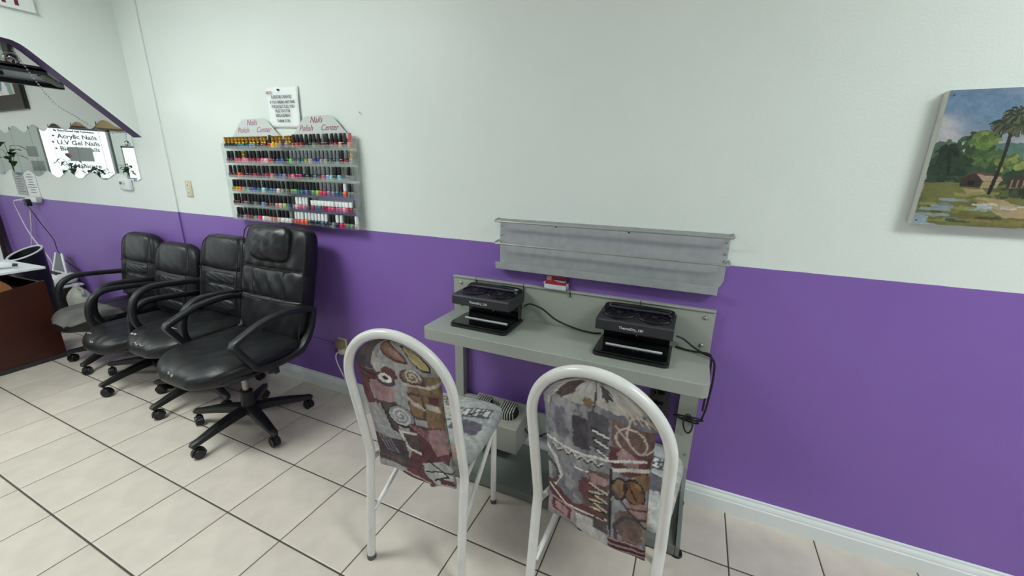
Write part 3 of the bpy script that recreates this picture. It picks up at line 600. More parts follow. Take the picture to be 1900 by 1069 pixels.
def fabric_seat(seed):
    c = Canvas(200, 200, 1.0, '#a7aaa6', seed); c.put((fbm((200, 200), 5, seed + 2) > .04).astype(float), '#8f9397', .2, .7); c.put((fbm((200, 200), 11, seed + 4) > .13).astype(float), '#c0beb2', .1, .8)
    for x, y in ((.2, .3), (.3, .22), (.28, .4), (.45, .26), (.12, .45)): c.ell(x, y, .08, .055, '#9a8f6a', x * 9, .4, var=.3); c.ell(x, y, .08, .055, DK, x * 9, .4, ring=.12)
    for k in range(4): c.poly([(.55 + .09 * k, .34 - .04 * k), (.62 + .09 * k, .32 - .04 * k), (.64 + .09 * k, .5 - .04 * k), (.56 + .09 * k, .52 - .04 * k)], DP, j=.3); c.poly([(.57 + .09 * k, .36 - .04 * k), (.61 + .09 * k, .35 - .04 * k), (.62 + .09 * k, .48 - .04 * k), (.58 + .09 * k, .49 - .04 * k)], '#c9c9c6', j=.2)
    c.rect(.62, .5, .9, .68, '#5c5762', j=.8); c.line([(.3, .75), (.6, .55), (.9, .2)], .008, DK); c.rect(.6, .85, .85, .98, '#ab8d7e', j=.6); c.poly([(0, .8), (.25, .78), (.3, 1), (0, 1)], MA, var=.4); c.ell(.1, .72, .10, .08, GR, 0, .4); c.spiral(.1, .72, .08, 2, .010, '#d0d0cc'); c.poly([(.0, .5), (.12, .55), (.1, .62), (0, .6)], PK); return c.finish()
def tube_chair(label, loc, rz, back, seat):
    t = thing('dinette_chair', label, 'chair', loc, rz, 'white tube chairs at the drying station')
    W2 = .190; zc = .782
    def yb(z): return -.012 + .052 * min(z, .47) / .47 - .0 if z <= .45 else .040 - .105 * (z - .45) / .54
    side = [(z, yb(z)) for z in (.018, .12, .22, .32, .40, .45, .50, .56, .64, .72, zc)]
    pts = [(-W2, y, z) for z, y in side] + [(-W2 * math.cos(a), yb(zc + .2 * math.sin(a)), zc + .2 * math.sin(a)) for a in [math.pi * k / 18 for k in range(1, 18)]] + [(W2, y, z) for z, y in side[::-1]]
    G().tube(crom(pts, 2), .0157, 14).obj('back_frame', M_wtube, t)
    for s in (-1, 1):
        G().cyl((s * W2, yb(.02), 0), (s * W2, yb(.02), .02), .0172).obj('foot_cap', M_cap, t); G().cyl((s * .155, .402, 0), (s * .155, .402, .02), .0135).obj('foot_cap', M_cap, t)
        G().tube(crom([(s * .155, .402, .015), (s * .158, .394, .2), (s * .16, .386, .395), (s * .155, .365, .418), (s * .14, .33, .424)], 5), .0125, 12).obj('front_leg', M_wtube, t)
        G().tube([(s * .160, .388, .395), (s * (W2 - .012), .015, .21)], .009, 10).obj('brace', M_wtube, t)
        G().tube(crom([(s * .14, .34, .424), (s * .17, .15, .424), (s * (W2 - .004), .04, .43)], 5), .010, 10).obj('seat_rail', M_wtube, t)
    G().tube([(-.15, .345, .42), (.15, .345, .42)], .010, 10).obj('cross_rail', M_wtube, t)
    V, F = pad(.395, .39, .075, 60, 60, 6, 3.0, lambda u, v: .010 * (1 - u * u) * (1 - v * v), None, nbot=6)
    uv = np.array([(v[0], v[2]) for v in V]); cols = seat.at(uv[:, 0] / .405 + .5, .5 - uv[:, 1] / .39)
    mk('seat', [(x * (1 - .0 * z), z + .262, -y + .464) for x, y, z in V], F, M_fab, t, cols=cols)
    # padded back panel: rear face (towards -y) shows the print, follows the arch at the top
    nu, nv = 90, 170; zb, zt = .385, zc + .178; V = []; uu = []; vv = []; idx = {}
    us = [.5 * u1 + .5 * (-math.cos(math.pi * i / nu)) for i, u1 in enumerate(np.linspace(-1, 1, nu + 1))]
    vs = [.7 * v1 + .3 * (-math.cos(math.pi * i / nv) + 1) / 2 for i, v1 in enumerate(np.linspace(0, 1, nv + 1))]
    for sd in (0, 1):
        for j, v in enumerate(vs):
            z = zb + (zt - zb) * v; hw = .154 - .008 * math.sin(math.pi * v)
            if z > zc: hw = min(hw, math.sqrt(max(1e-5, .180 ** 2 - (z - zc) ** 2)) * .955)
            for i, u in enumerate(us):
                e = i in (0, nu) or j in (0, nv)
                if sd and e: idx[(1, i, j)] = idx[(0, i, j)]; continue
                th = max(0, 1 - abs(u) ** 6) ** (1 / 4) * max(0, 1 - abs(2 * v - 1) ** 16) ** (1 / 4)
                x = u * hw; zz = z - (.008 * math.sin(u * 4 + 1) if v < .12 else 0) * (1 - v / .12) - .014 * (1 - v) * u
                y0 = yb(max(z, .45)) + .004 + (.03 * ((.45 - z) / .07) if z < .45 else 0) * .2
                y = y0 + (-.012 if sd == 0 else .018) * th + .0015 * math.sin(9 * u + 14 * v)
                idx[(sd, i, j)] = len(V); V.append((x, y, zz)); uu.append(u / 2 + .5); vv.append(1 - v)
    F = []
    for sd in (0, 1):
        for j in range(nv):
            for i in range(nu):
                f = (idx[(sd, i, j)], idx[(sd, i + 1, j)], idx[(sd, i + 1, j + 1)], idx[(sd, i, j + 1)]); F.append(f if sd == 0 else f[::-1])
    mk('backrest', V, F, M_fab, t, cols=back.at(uu, vv))
    return t
tube_chair('white tube chair with a maroon and ochre printed back, beside the wall outlet', (-.785, -.822, 0), math.radians(5.5), fabric_a(), fabric_seat(61))
tube_chair('white tube chair with a mostly grey printed back, nearest the camera', (-.162, -.79, 0), math.radians(-6.5), fabric_b(), fabric_seat(87))

# ================================================================== DRYING STATION
M_tab = mat('grey_textured_enamel', '#a2a79d', .5, .15, bump=.25, bscale=700, var=.04, vscale=5)
M_tabd = mat('dark_grey_shelf_enamel', '#737872', .55, .1, bump=.2, bscale=500)
M_steel = mat('bolt_steel', '#a9aaa5', .3, .9)
TX0, TX1 = -1.10, .125
ds = thing('drying_station', 'grey metal nail drying table with backboard against the purple wall', 'table', (TX0, 0, 0)); wd = TX1 - TX0
def rc(x0, x1, y0, y1, r, n=6):
    out = [(x1, y1), (x0, y1)]
    for cx, cy, a0 in ((x0 + r, y0 + r, 180), (x1 - r, y0 + r, 270)):
        for i in range(n + 1): a = math.radians(a0 + 90 * i / n); out.append((cx + r * math.cos(a), cy + r * math.sin(a)))
    return out
G().prism(rc(.012, wd - .002, -.325, -.024, .03), .694, .750, 'z', .003).obj('tabletop', M_tab, ds, False)
G().box(0, wd, -.023, -.004, .700, .930, .002).obj('backboard', M_tab, ds, False); G().box(0, wd, -.030, -.0235, .922, .931, .002).obj('top_flange', M_tab, ds, False)
for x in (.045, wd - .035):
    for z in (.895, .775): G().lathe([(.009, 0), (.009, .002), (.006, .006), (.002, .007)], 12, (0, 0, 0)).obj('bolt', M_steel, ds, xf=TR((x, -.0235, z)) @ RX(math.pi / 2))
for x, l in ((.135, .028), (.395, .055), (.625, .03), (.935, .04)): G().box(x - .0015, x + .0015, -.0305, -.0232, .931 - l, .932).obj('cable_slot', M_dark, ds, False)
for x0, x1 in ((.012, .062), (wd - .085, wd - .012)):
    lg = G(); lg.box(x0, x1, -.012, -.004, .10, .694); lg.box(x0, x0 + .006, -.045, -.012, .10, .694); lg.box(x1 - .006, x1, -.045, -.012, .10, .694); lg.box(x0 + .006, x1 - .006, -.045, -.041, .10, .694); lg.obj('leg', M_tab, ds, False)
G().box(.063, wd - .086, -.042, -.018, .135, .262, .003).obj('cross_beam', M_tab, ds, False)
G().box(.03, wd - .03, -.343, -.022, .030, .042).obj('lower_shelf', M_tabd, ds, False); G().box(.03, wd - .03, -.349, -.343, .012, .052, .001).obj('shelf_lip', M_tabd, ds, False)
for x in (.012, wd - .028):
    G().prism([(-.020, .012), (-.350, .012), (-.350, .055), (-.26, .085), (-.11, .11), (-.047, .19), (-.047, .09), (-.020, .09)][::1], x, x + .015, 'x').obj('side_plate', M_tabd, ds, False)
    G().lathe([(.020, 0), (.022, .006), (.020, .016)], 14, (x + .008, -.33, -.001)).obj('rubber_foot', M_black, ds); G().lathe([(.018, 0), (.018, .013)], 12, (x + .008, -.045, -.001)).obj('rubber_foot', M_black, ds)
for x, z in ((.037, .20), (wd - .03, .26)): G().lathe([(.006, 0), (.005, .004)], 10).obj('bolt', M_steel, ds, xf=TR((x, -.0455, z)) @ RX(math.pi / 2))
# nail dryers
M_dry = mat('speckled_charcoal', '#3a3a3e', .35, .4, bump=.5, bscale=600, var=.5, vscale=500); M_gloss = mat('gloss_black', '#0c0d0f', .12, coat=.3); M_strip = mat('white_reflector_strip', '#e6e8ea', .3); M_letter = mat('pale_lettering', '#d2d4d8', .5)
def dryer(label, loc, rz):
    t = thing('nail_dryer', label, 'nail dryer', loc, rz, 'twin fan nail dryers on the station')
    w = .292
    G().prism(rc(-w / 2, w / 2, -.105, .10, .022), 0, .014, 'z', .002).obj('base', M_gloss, t, False); G().prism(rc(-w / 2 + .004, w / 2 - .004, -.099, .04, .020), .0142, .021, 'z', .002).obj('base_plate', M_gloss, t, False)
    G().prism([(.062, .014), (.100, .014), (.112, .16), (.050, .16), (.056, .115)], -w / 2 + .012, w / 2 - .012, 'x').obj('riser', M_gloss, t, False)
    G().box(-w / 2 + .038, w / 2 - .032, -.022, -.015, .0205, .0255).obj('reflector_strip', M_strip, t, False)
    h = t
    hd = G().prism([(-.070, .100), (-.074, .104), (-.074, .141), (-.068, .147), (.098, .152), (.104, .148), (.104, .108), (.09, .100)], -w / 2, w / 2, 'x', .002).obj('housing', M_dry, t, False)
    bz = G(); bz.tube(crom([(-w / 2 + .03, .045, .153), (-w / 2 + .012, .07, .156), (-w / 2 + .03, .098, .160), (0, .102, .161), (w / 2 - .03, .098, .160), (w / 2 - .012, .07, .156), (w / 2 - .03, .045, .153)], 5), .0075, 8); bz.obj('bezel', M_gloss, hd)
    for sx in (-1, 1): G().lathe([(.010, 0), (.010, .007), (.006, .010)], 12, (sx * (w / 2 - .018), .066, .15)).obj('knob', M_gloss, hd)
    for sx in (-1, 1):
        c = (sx * .0685, .012, .1475)
        f = G().lathe([(.066, 0), (.0665, .005), (.062, .009), (.058, .007), (.057, .001)], 30, c); fo = f.obj('fan_ring', M_gloss, hd)
        G().lathe([(.057, .0), (.057, .0035)], 24, c).obj('fan_well', M_black, fo)
        for k in range(12):
            a = k * math.pi / 6; G().sweep(crom([(c[0] + .012 * math.cos(a), c[1] + .012 * math.sin(a), c[2] + .008), (c[0] + .036 * math.cos(a + .25), c[1] + .036 * math.sin(a + .25), c[2] + .0095), (c[0] + .058 * math.cos(a + .4), c[1] + .058 * math.sin(a + .4), c[2] + .007)], 3), [(-.0015, -.001), (.0015, -.001), (.0015, .001), (-.0015, .001)], side=(0, 0, 1)).obj('grille_bar', M_gloss, fo)
        G().lathe([(.014, .003), (.014, .008), (.008, .010)], 16, c).obj('fan_hub', M_gloss, fo)
    text('lettering', 'ThermaDry_120', .0135, M_letter, hd, face_wall((-.008, -.0745, .121)), off=.0003)
    for k, (x, z) in enumerate(((-.02, .05), (.0, .045), (.012, .06), (-.008, .065))): G().box(x, x + .005, .0585, .0620 - .01 * z, z, z + .005).obj('indicator', M_letter, t, False)
    return t
d1 = dryer('charcoal twin fan nail dryer at the left end of the grey table', (-.838, -.150, .7508), 0.0); d2 = dryer('charcoal twin fan nail dryer at the right end of the grey table', (-.163, -.156, .7508), 0.0)
def cable(label, pts, r):
    t = G().tube([p - Vector(pts[0]) for p in crom(pts, 8)], r, 8).obj('power_cable', M_bcord); t.location = pts[0]; return tag(t, label, 'cable')
cable('black cable sagging across the grey backboard between the two nail dryers', [(-.688, -.055, .835), (-.66, -.045, .845), (-.60, -.045, .83), (-.53, -.05, .79), (-.44, -.05, .765), (-.36, -.05, .757), (-.32, -.038, .757)], .004)
cable('black cable drooping over the right table edge from the dryer', [(-.008, -.055, .81), (.02, -.05, .80), (.06, -.06, .777), (.10, -.08, .764), (.128, -.095, .760), (.143, -.10, .735), (.147, -.10, .67), (.145, -.10, .61), (.140, -.095, .53), (.13, -.09, .47)], .004)
cable('lower black cable lying on the tabletop behind the right dryer', [(-.006, -.040, .757), (.04, -.055, .757), (.085, -.055, .757), (.118, -.058, .758), (.132, -.06, .745), (.134, -.06, .70), (.134, -.06, .60), (.132, -.06, .50)], .004)
# coiled bundle and power strip below
pb = thing('power_strip', 'black power strip with coiled black cords under the right end of the table', 'power strip', (-.02, -.02, .40))
G().box(-.06, .02, -.048, -.01, -.03, .20, .006).obj('housing', M_black, pb)
for z in (.02, .07, .12): G().box(-.045, .0, -.075, -.0485, z, z + .032, .004).obj('plug', M_black, pb)
def loop(c, rx, rz, tilt, n=10): return [(c[0] + rx * math.cos(a) * math.cos(tilt) - rz * math.sin(a) * math.sin(tilt), c[1] - .01 * math.sin(a), c[2] + rx * math.cos(a) * math.sin(tilt) + rz * math.sin(a)) for a in [2 * math.pi * k / n for k in range(n)]]
for c, rx, rz_, ti in (((.085, -.065, .455), .055, .012, .05), ((.085, -.07, .43), .018, .05, .1), ((.075, -.06, .445), .05, .014, -.15)):
    o = Vector(pb.location); G().tube([p - o for p in crom(loop(c, rx, rz_, ti), 4, True)], .0035, 7, True).obj('coiled_cord', M_bcord, pb)
cord([(-.04, -.1, .52), (-.06, -.09, .60), (-.03, -.08, .66), (.0, -.06, .62), (.0, -.05, .59)], .0035, M_bcord, pb); cord([(-.05, -.06, .38), (-.06, -.06, .31), (-.04, -.06, .24), (-.06, -.05, .20)], .004, M_bcord, pb)
# foot dryer on the cross beam
fd = thing('foot_dryer', 'grey box toe dryer with two caged vents fixed under the table', 'dryer', (-.795, -.045, .118))
M_fd = mat('grey_box_enamel', '#97988e', .5, .1, bump=.2, bscale=500)
G().prism([(-.002, 0), (-.165, 0), (-.168, .14), (-.002, .185)], -.145, .148, 'x', .003).obj('housing', M_fd, fd, False)
M_cage = mat('dark_vent_grille', '#3a3936', .5, .3); M_hole = mat('vent_black', '#080808', .8)
for x in (-.068, .072):
    MM = TR((x, -.085, .163)) @ RX(.264)
    v = G().lathe([(.062, 0), (.060, .005), (.052, .006)], 28).obj('vent_base', M_fd, fd, xf=MM); G().lathe([(.050, .003), (.050, .007)], 24).obj('vent_well', M_hole, v, xf=MM)
    for k in range(7):
        xx = -.036 + k * .012; hw = math.sqrt(max(.0004, .05 ** 2 - xx * xx)); G().sweep(crom([(xx, -hw, .005), (xx, -hw * .96, .03), (xx, -hw * .75, .048), (xx, 0, .052), (xx, hw * .75, .048), (xx, hw * .96, .03), (xx, hw, .005)], 3), [(-.0028, -.0015), (.0028, -.0015), (.0028, .0015), (-.0028, .0015)], side=(1, 0, 0)).obj('grille_bar', M_fd, v, xf=MM)
    for k in range(5):
        yy = -.03 + k * .015; G().box(-.04, .04, yy - .002, yy + .002, .044, .048).obj('grille_bar', M_cage, v, False, xf=MM)
    G().lathe([(.044, .006), (.044, .030), (.036, .043)], 20).obj('vent_core', M_hole, v, xf=MM)
cord([(-.648, -.10, .20), (-.62, -.10, .17), (-.58, -.08, .16), (-.52, -.07, .19), (-.42, -.055, .12), (-.3, -.06, .06), (-.15, -.06, .05)], .0045, M_bcord, fd)
# card holder
ch = thing('card_holder', 'clear holder of red business cards on the table backboard', 'card holder', (-.545, -.018, .9315))
M_acr = clear('clear_acrylic', '#fafcfb', .05, .06, .30); M_frost = mat('frosted_plastic', '#c9cfd2', .3)
g = G(); g.box(-.056, .056, -.022, -.019, .002, .022); g.box(-.056, -.053, -.022, .006, 0, .03); g.box(.053, .056, -.022, .006, 0, .03); g.box(-.056, .056, -.022, .006, 0, .003); g.obj('tray', M_frost, ch, False)
cc = G().box(-.050, .050, -.006, .004, .003, .057).obj('cards', mat('red_card', '#a8202e', .4), ch, False, xf=RX(-.10)); G().box(-.012, .048, -.0068, -.0062, .030, .046).obj('printed_band', mat('dark_purple_print', '#4a3350', .5), cc, False, xf=RX(-.10)); G().box(-.048, -.025, -.0068, -.0062, .036, .055).obj('printed_flower', mat('pink_print', '#d79aa8', .5), cc, False, xf=RX(-.10))
G().box(-.010, .046, -.0074, -.0069, .036, .0385).obj('printed_line', M_letter, cc, False, xf=RX(-.10)); G().box(.0, .04, -.0074, -.0069, .0315, .0335).obj('printed_line', M_letter, cc, False, xf=RX(-.10)); G().box(-.050, .050, -.0068, -.0062, .055, .0572).obj('card_edge', mat('pink_edge', '#b4596d', .5), cc, False, xf=RX(-.10))

# ================================================================== METAL WALL RACK
M_zinc = mat('galvanised_sheet', '#acb1b1', .42, .3, var=.08, vscale=25); M_wire = mat('grey_wire', '#a4a6a2', .4, .6)
wrk = thing('wall_rack', 'long grey metal wall rack with two wire rails above the table', 'rack', (-.355, 0, 1.0)); hw = .492
G().prism([(-hw + .004, .235), (-hw + .004, .004), (hw - .03, .004), (hw - .012, .03), (hw - .004, .05), (hw - .004, .235)], -.005, -.001, 'y').obj('back_plate', M_zinc, wrk, False)
G().prism([(-.0055, .004), (-.0055, .007), (-.046, .004), (-.050, .034), (-.053, .034), (-.049, .0), (-.0055, .0)], -hw + .002, hw - .022, 'x').obj('bottom_tray', M_zinc, wrk, False)
for z, y in ((.226, -.052), (.122, -.052)):
    ph = [(-hw - .004, -.003, z + .008), (-hw - .006, -.030, z + .004), (-hw + .0, y, z), (-hw + .03, y - .002, z)] + [(x, y - .002, z) for x in (-.2, 0, .2)] + [(hw - .03, y - .002, z), (hw - .0, y, z), (hw + .004, -.030, z + .004), (hw + .002, -.003, z + .008)]
    G().tube(crom(ph, 5), .0045, 8).obj('wire_rail', M_wire, wrk)
for x in (-hw + .012, hw - .015):
    for z in (.20, .155, .128): G().lathe([(.004, 0), (.003, .003)], 8).obj('rivet', M_steel, wrk, xf=TR((x, -.0055, z)) @ RX(math.pi / 2))
for x in (-.21, .11): G().lathe([(.004, 0), (.003, .003)], 8).obj('screw', M_dark, wrk, xf=TR((x, -.0045, .212)) @ RX(math.pi / 2))

# ================================================================== LANDSCAPE PAINTING
def landscape():
    w, h = .50, .39; A = h / w; c = Canvas(380, 480, A, '#5f84a6', 71); k = 1 / w
    q = lambda *pts: [(x * k, y * k) for x, y in pts]
    n = fbm((380, 480), 4, 12); c.put(np.clip((c.v / A - .10) * 3 + n * 1.2, 0, 1), '#a9a8ae', .06, .9); c.put(np.clip(n * 3.0 + (c.v / A - .2), 0, 1) * (c.v / A < .5), '#bdb8b9', .06, .7); c.put(np.clip(1 - c.v / A * 9, 0, 1), '#557a9c', .05, .6)
    c.poly(q((.12, .152), (.16, .147), (.24, .150), (.34, .14), (.5, .15), (.5, .25), (.1, .25)), '#4f7566', j=.2); c.poly(q((0, .15), (.03, .14), (.07, .16), (.07, .26), (0, .27)), '#45654a', j=1)
    c.poly(q((0, .20), (.06, .17), (.15, .18), (.22, .20), (.5, .20), (.5, .275), (0, .275)), '#2d4a2c', j=1, var=.5)
    def foliage(cx, cy, r, col, m, seed, sq=.85):
        rr = random.Random(seed)
        for i in range(m): a = rr.random() * 6.28; d = r * math.sqrt(rr.random()); c.ell((cx + d * math.cos(a)) * k, (cy + d * sq * math.sin(a)) * k, (.006 + .006 * rr.random()) * k, (.004 + .005 * rr.random()) * k, col if isinstance(col, str) else rr.choice(col), rr.random() * 3, .3, var=.3)
    foliage(.092, .155, .040, ['#24401f', '#2f4f22', '#3a5a24'], 70, 1); foliage(.108, .140, .028, ['#5d7a28', '#768f31', '#4b6b27'], 60, 2); foliage(.125, .19, .03, ['#3f5f2a', '#54742d'], 40, 3)
    foliage(.178, .205, .028, ['#6a7f30', '#879437', '#4e6a2e'], 40, 4); foliage(.28, .2, .06, ['#4e6a2e', '#35562b'], 60, 6); foliage(.05, .21, .045, ['#1d331f', '#263f22'], 60, 5)
    def palm(cx, cy, r, cols, seed, m=34):
        rr = random.Random(seed)
        for i in range(m): a = 6.28 * i / m + rr.random() * .2; L = r * (.7 + .5 * rr.random()); c.line(q((cx, cy), (cx + L * .6 * math.cos(a), cy + L * .6 * math.sin(a) * .75), (cx + L * math.cos(a), cy + L * .75 * math.sin(a) + .010)), .0045, rr.choice(cols), j=.1)
    palm(.036, .163, .026, ['#1c2d1c', '#2a3f22', '#111d12'], 9); c.line(q((.038, .165), (.052, .25)), .007, '#1b2419'); palm(.055, .25, .022, ['#223a20', '#405230'], 10)
    c.poly(q((.0, .262), (.06, .262), (.10, .268), (.25, .268), (.5, .262), (.5, .39), (0, .39)), '#6d6f2e', j=.5, var=.3)
    c.poly(q((.083, .247), (.106, .229), (.133, .256), (.128, .274), (.083, .272)), '#3b2a22', j=.1); c.poly(q((.080, .248), (.106, .226), (.172, .238), (.176, .252), (.135, .255), (.108, .232)), '#5d4630', j=.1); c.poly(q((.115, .236), (.168, .243), (.175, .255), (.134, .256)), '#a58e68', j=.2); c.rect(.1 * k, .255 * k, .115 * k, .268 * k, '#15100e', j=.1)
    c.poly(q((.134, .257), (.172, .256), (.165, .274), (.130, .275)), '#a8905c', j=.2); c.poly(q((.185, .250), (.215, .237), (.5, .23), (.5, .27), (.185, .272)), '#432e25', j=.1)
    for x in (.195, .207, .22, .24, .27): c.line(q((x, .252), (x, .272)), .004, '#8a7558', j=0)
    c.poly(q((.092, .279), (.135, .277), (.15, .292), (.20, .312), (.26, .33), (.5, .34), (.5, .37), (.20, .36), (.13, .315)), '#b09563', j=.4, var=.2)
    foliage(.185, .288, .022, ['#3d4a22', '#5a6430', '#22301a'], 40, 21, .4); foliage(.25, .285, .05, ['#3d4a22', '#22301a'], 50, 22, .25)
    for i in range(26):
        rr = random.Random(i + 50); x = rr.random() * .12; y = .285 + rr.random() * .095; c.line(q((x, y), (x + .02 + .05 * rr.random(), y + .002)), .006 + .006 * rr.random(), rr.choice(['#7b7a2c', '#2d3a20', '#8e8f3a', '#5c6630', '#8fa0a4', '#6c8288']), j=.4, op=.8)
    c.poly(q((0, .36), (.03, .365), (.06, .39), (0, .39)), '#8ea4b0', j=1)
    for i in range(16): rr = random.Random(i + 90); x = .11 + rr.random() * .2; y = .322 + rr.random() * .02; c.line(q((x, y), (x + .03, y + .001)), .005, rr.choice(['#a9b3b0', '#8a8b70', '#c2c6c0']), j=.4, op=.8)
    for i in range(20): rr = random.Random(i + 130); x = .08 + rr.random() * .35; y = .345 + rr.random() * .04; c.line(q((x, y), (x + .05, y + .002)), .008, rr.choice(['#8a7a32', '#6c6426', '#3f431f', '#9c8a40']), j=.4, op=.8)
    c.line(q((.157, .118), (.160, .17), (.158, .23), (.154, .29)), .0085, '#241c1c', j=.05); palm(.140, .095, .028, ['#27321d', '#4c5530', '#1a2416'], 31); palm(.163, .070, .034, ['#2d3a20', '#59603a', '#1a2416', '#6d7048'], 32, 44); palm(.172, .10, .026, ['#3a4526', '#59603a', '#1a2416'], 33)
    return c.finish(.2, .22, .9)
pa = thing('landscape_painting', 'unframed canvas painting of palm trees, huts and a path', 'painting', (.63, 0, 1.312))
pcv = landscape(); M_canv = mat('canvas_side', '#cfcfc6', .8, bump=.3, bscale=300); G().box(0, .50, -.036, -.003, 0, .389, .002).obj('stretched_canvas', M_canv, pa, False)
printed('painted_face', pcv, 400, 320, lambda u, v: (.001 + .498 * u, -.0368, .388 - .387 * v), mat('oil_paint', '#ffffff', .35, attr='Col', bump=.3, bscale=250), pa)
for x, z in ((.012, .375), (.009, .012)): G().lathe([(.0025, 0), (.002, .002)], 8).obj('nail', M_dark, pa, xf=TR((x, -.037, z)) @ RX(math.pi / 2))
# outlet near the floor with adapter and cord
ot = thing('wall_outlet', 'beige wall outlet with a plugged adapter low on the purple wall', 'outlet', (-1.965, 0, .345))
G().box(-.038, .038, -.006, -.0005, -.058, .058, .003).obj('cover_plate', M_beige, ot); G().box(-.028, .028, -.042, -.0065, -.002, .045, .004).obj('adapter', mat('olive_adapter', '#8a7f5c', .5), ot); G().box(-.02, .02, -.03, -.0065, -.05, -.01, .005).obj('plug', M_beige, ot)
cord([(-1.97, -.03, .315), (-1.99, -.04, .30), (-2.0, -.035, .25), (-1.97, -.03, .17), (-1.93, -.03, .10), (-1.9, -.04, .02)], .004, M_wcord, ot)
pc = G().box(-3.48, -2.04, -.010, -.0005, .345, .357, .003).obj('cable_raceway', MATS['purple_wall_enamel'], smooth=False); tag(pc, 'thin cable cover painted purple running along the wall to the outlet', 'cable cover')

# ================================================================== NAIL POLISH RACKS
RX0, RXM, RX1 = -2.760, -2.215, -1.690
SHZ = [1.552, 1.466, 1.380, 1.293, 1.206, 1.118]      # undersides of the six shelves
M_head = mat('frosted_white_header', '#c6cdc9', .35); M_script = mat('pink_script', '#a8487c', .5); M_script2 = mat('magenta_script', '#9c3558', .5)
def polish_rack(x0, x1, label, sm):
    t = thing('polish_rack', label, 'display rack', (x0, 0, 1.115), 0, 'acrylic polish racks'); w = x1 - x0
    n = 26; hd = []
    for k in range(n + 1):
        u = k / n; a = abs(2 * u - 1); hd.append((u * w, .50 + .108 * (1 if a < .30 else .5 + .5 * math.cos(math.pi * min(1, (a - .30) / .62)) if a < .92 else 0)))
    G().prism([(0, 0), (w, 0)] + hd[::-1], -.0180, -.0150, 'y').obj('back_panel', M_acr, t, False)
    G().prism([(x, max(z, .488)) for x, z in [(w, .486), (0, .486)][::-1]] + [(x, z) for x, z in hd[::-1]], -.0205, -.0185, 'y').obj('header', M_head, t, False)
    for x in (.0, w - .003): G().prism([(-.001, 0), (-.066, 0), (-.066, .46), (-.04, .50), (-.001, .50)], x, x + .003, 'x').obj('side_panel', M_acr, t, False)
    for z in SHZ:
        zz = z - 1.115; G().box(.0032, w - .0032, -.064, -.0185, zz, zz + .003).obj('shelf', M_acr, t, False); G().box(.0032, w - .0032, -.0665, -.0642, zz, zz + .017).obj('shelf_lip', M_acr, t, False)
    text('lettering', 'Nails', .047, sm, t, face_wall((w * .47, -.0212, .586)), shear=.45, off=-.0004); text('lettering', 'Polish', .045, sm, t, face_wall((w * .31, -.0212, .545)), shear=.45, off=-.0004); text('lettering', 'Center', .045, sm, t, face_wall((w * .65, -.0212, .545)), shear=.45, off=-.0004)
    return t
polish_rack(RX0, RXM - .001, 'clear acrylic polish rack nearest the wall switch', M_script); polish_rack(RXM, RX1, 'clear acrylic polish rack nearest the drying table', M_script2)
C_ = dict(k='#0d0d0f', g='#6f7478', w='#e4e8e6', o='#b48a34', r='#c25a5f', d='#34383a')
CN = dict(k='black', g='grey', w='white', o='gold', r='coral', d='dark grey')
PC = dict(nv=('navy', '#16243c'), tl=('teal', '#1e5a6b'), sb=('steel blue', '#3f6484'), gy=('grey', '#6d7274'), bk=('near-black', '#17141a'), dr=('dark red', '#4d1420'), br=('brown', '#58332c'), rd=('red', '#a51a28'), ye=('yellow', '#d4ac12'), mv=('mauve', '#84687e'),
 mg=('magenta', '#7a1f5c'), dp=('dark purple', '#35203f'), pr=('pinkish red', '#b54458'), pk=('pink', '#c06a8c'), cr=('crimson', '#8c1a38'), lp=('light pink', '#dca2b0'), bl=('blue', '#243f8c'), og=('orange', '#e2571c'), lv=('lavender', '#7a62a6'), ol=('olive', '#80882a'),
 yo=('amber', '#c98e1c'), gg=('grey-green', '#74887c'), cy=('pale cyan', '#9cc4cc'), bg=('beige', '#c4aca0'), lb=('light blue', '#6fa4cc'), dg=('dark green', '#1c3a2c'), co=('coral', '#d07a5e'), li=('lime', '#a8bc3e'), hp=('hot pink', '#d6246c'), wh=('white', '#dcdad6'), gn=('green', '#3f9a52'), bgn=('bright green', '#4fc258'), ind=('indigo', '#34348a'), pe=('periwinkle', '#7d92cc'), mi=('mint', '#8cc4b2'), sk=('sky blue', '#6cb2c8'), ro=('orange red', '#d23a2c'), am=('amber brown', '#8a5420'))
LEFT = ['onv onv onv onv otl otl otl osb ogy obk odr obr krd oye oye omv', 'kmg kdp kpr kpr opk kpk kcr kcr kcr kpk klp krd kbk kbl kind', 'kdr kdr kog kdr kdr kdr kcr kdr kdp krd kpk kbr kbl klv', 'kol kyo kog kgg kgg kbl kbl ktl kcy ktl ksb ksb kbg kgy kgy', 'kdr kdr kdr kgy kbk kbk kgy kbk klb kdr kbr kdg kco kbg kli ksb', 'kbk kbk kmv kcr kdr kgy khp kwh kbg kbg kco kbg kwh kwh kwh']
RIGHT = ['omv obr kam kcr kcr kbk kbk kgy kbr gdr kbk kcr kdr kco dnv rco', 'kdg gbgn gmg gtl gtl gol gbg gind gbl gmv ggg gdg gdg ggy kdr gcr ogg', 'kcr kpk kcr kmg gbk kbk gdg gtl gdr gpr gpe gmi kbk ksk -- kgy dgy', 'kol kgn ktl ktl ksb kdp kgn kli gro ghp ggy gmv gtl ktl wog kgg dgy', 'dgy wlp wpk wlp wmv kbk wrd wtl wtl wcr wcr whp wpr wpk wpk wlp wpr wcr dgy', 'wro wro wog wog wdg wbk wnv wnv wtl wdp knv kgg wdp whp krd kgn kgg wbg']
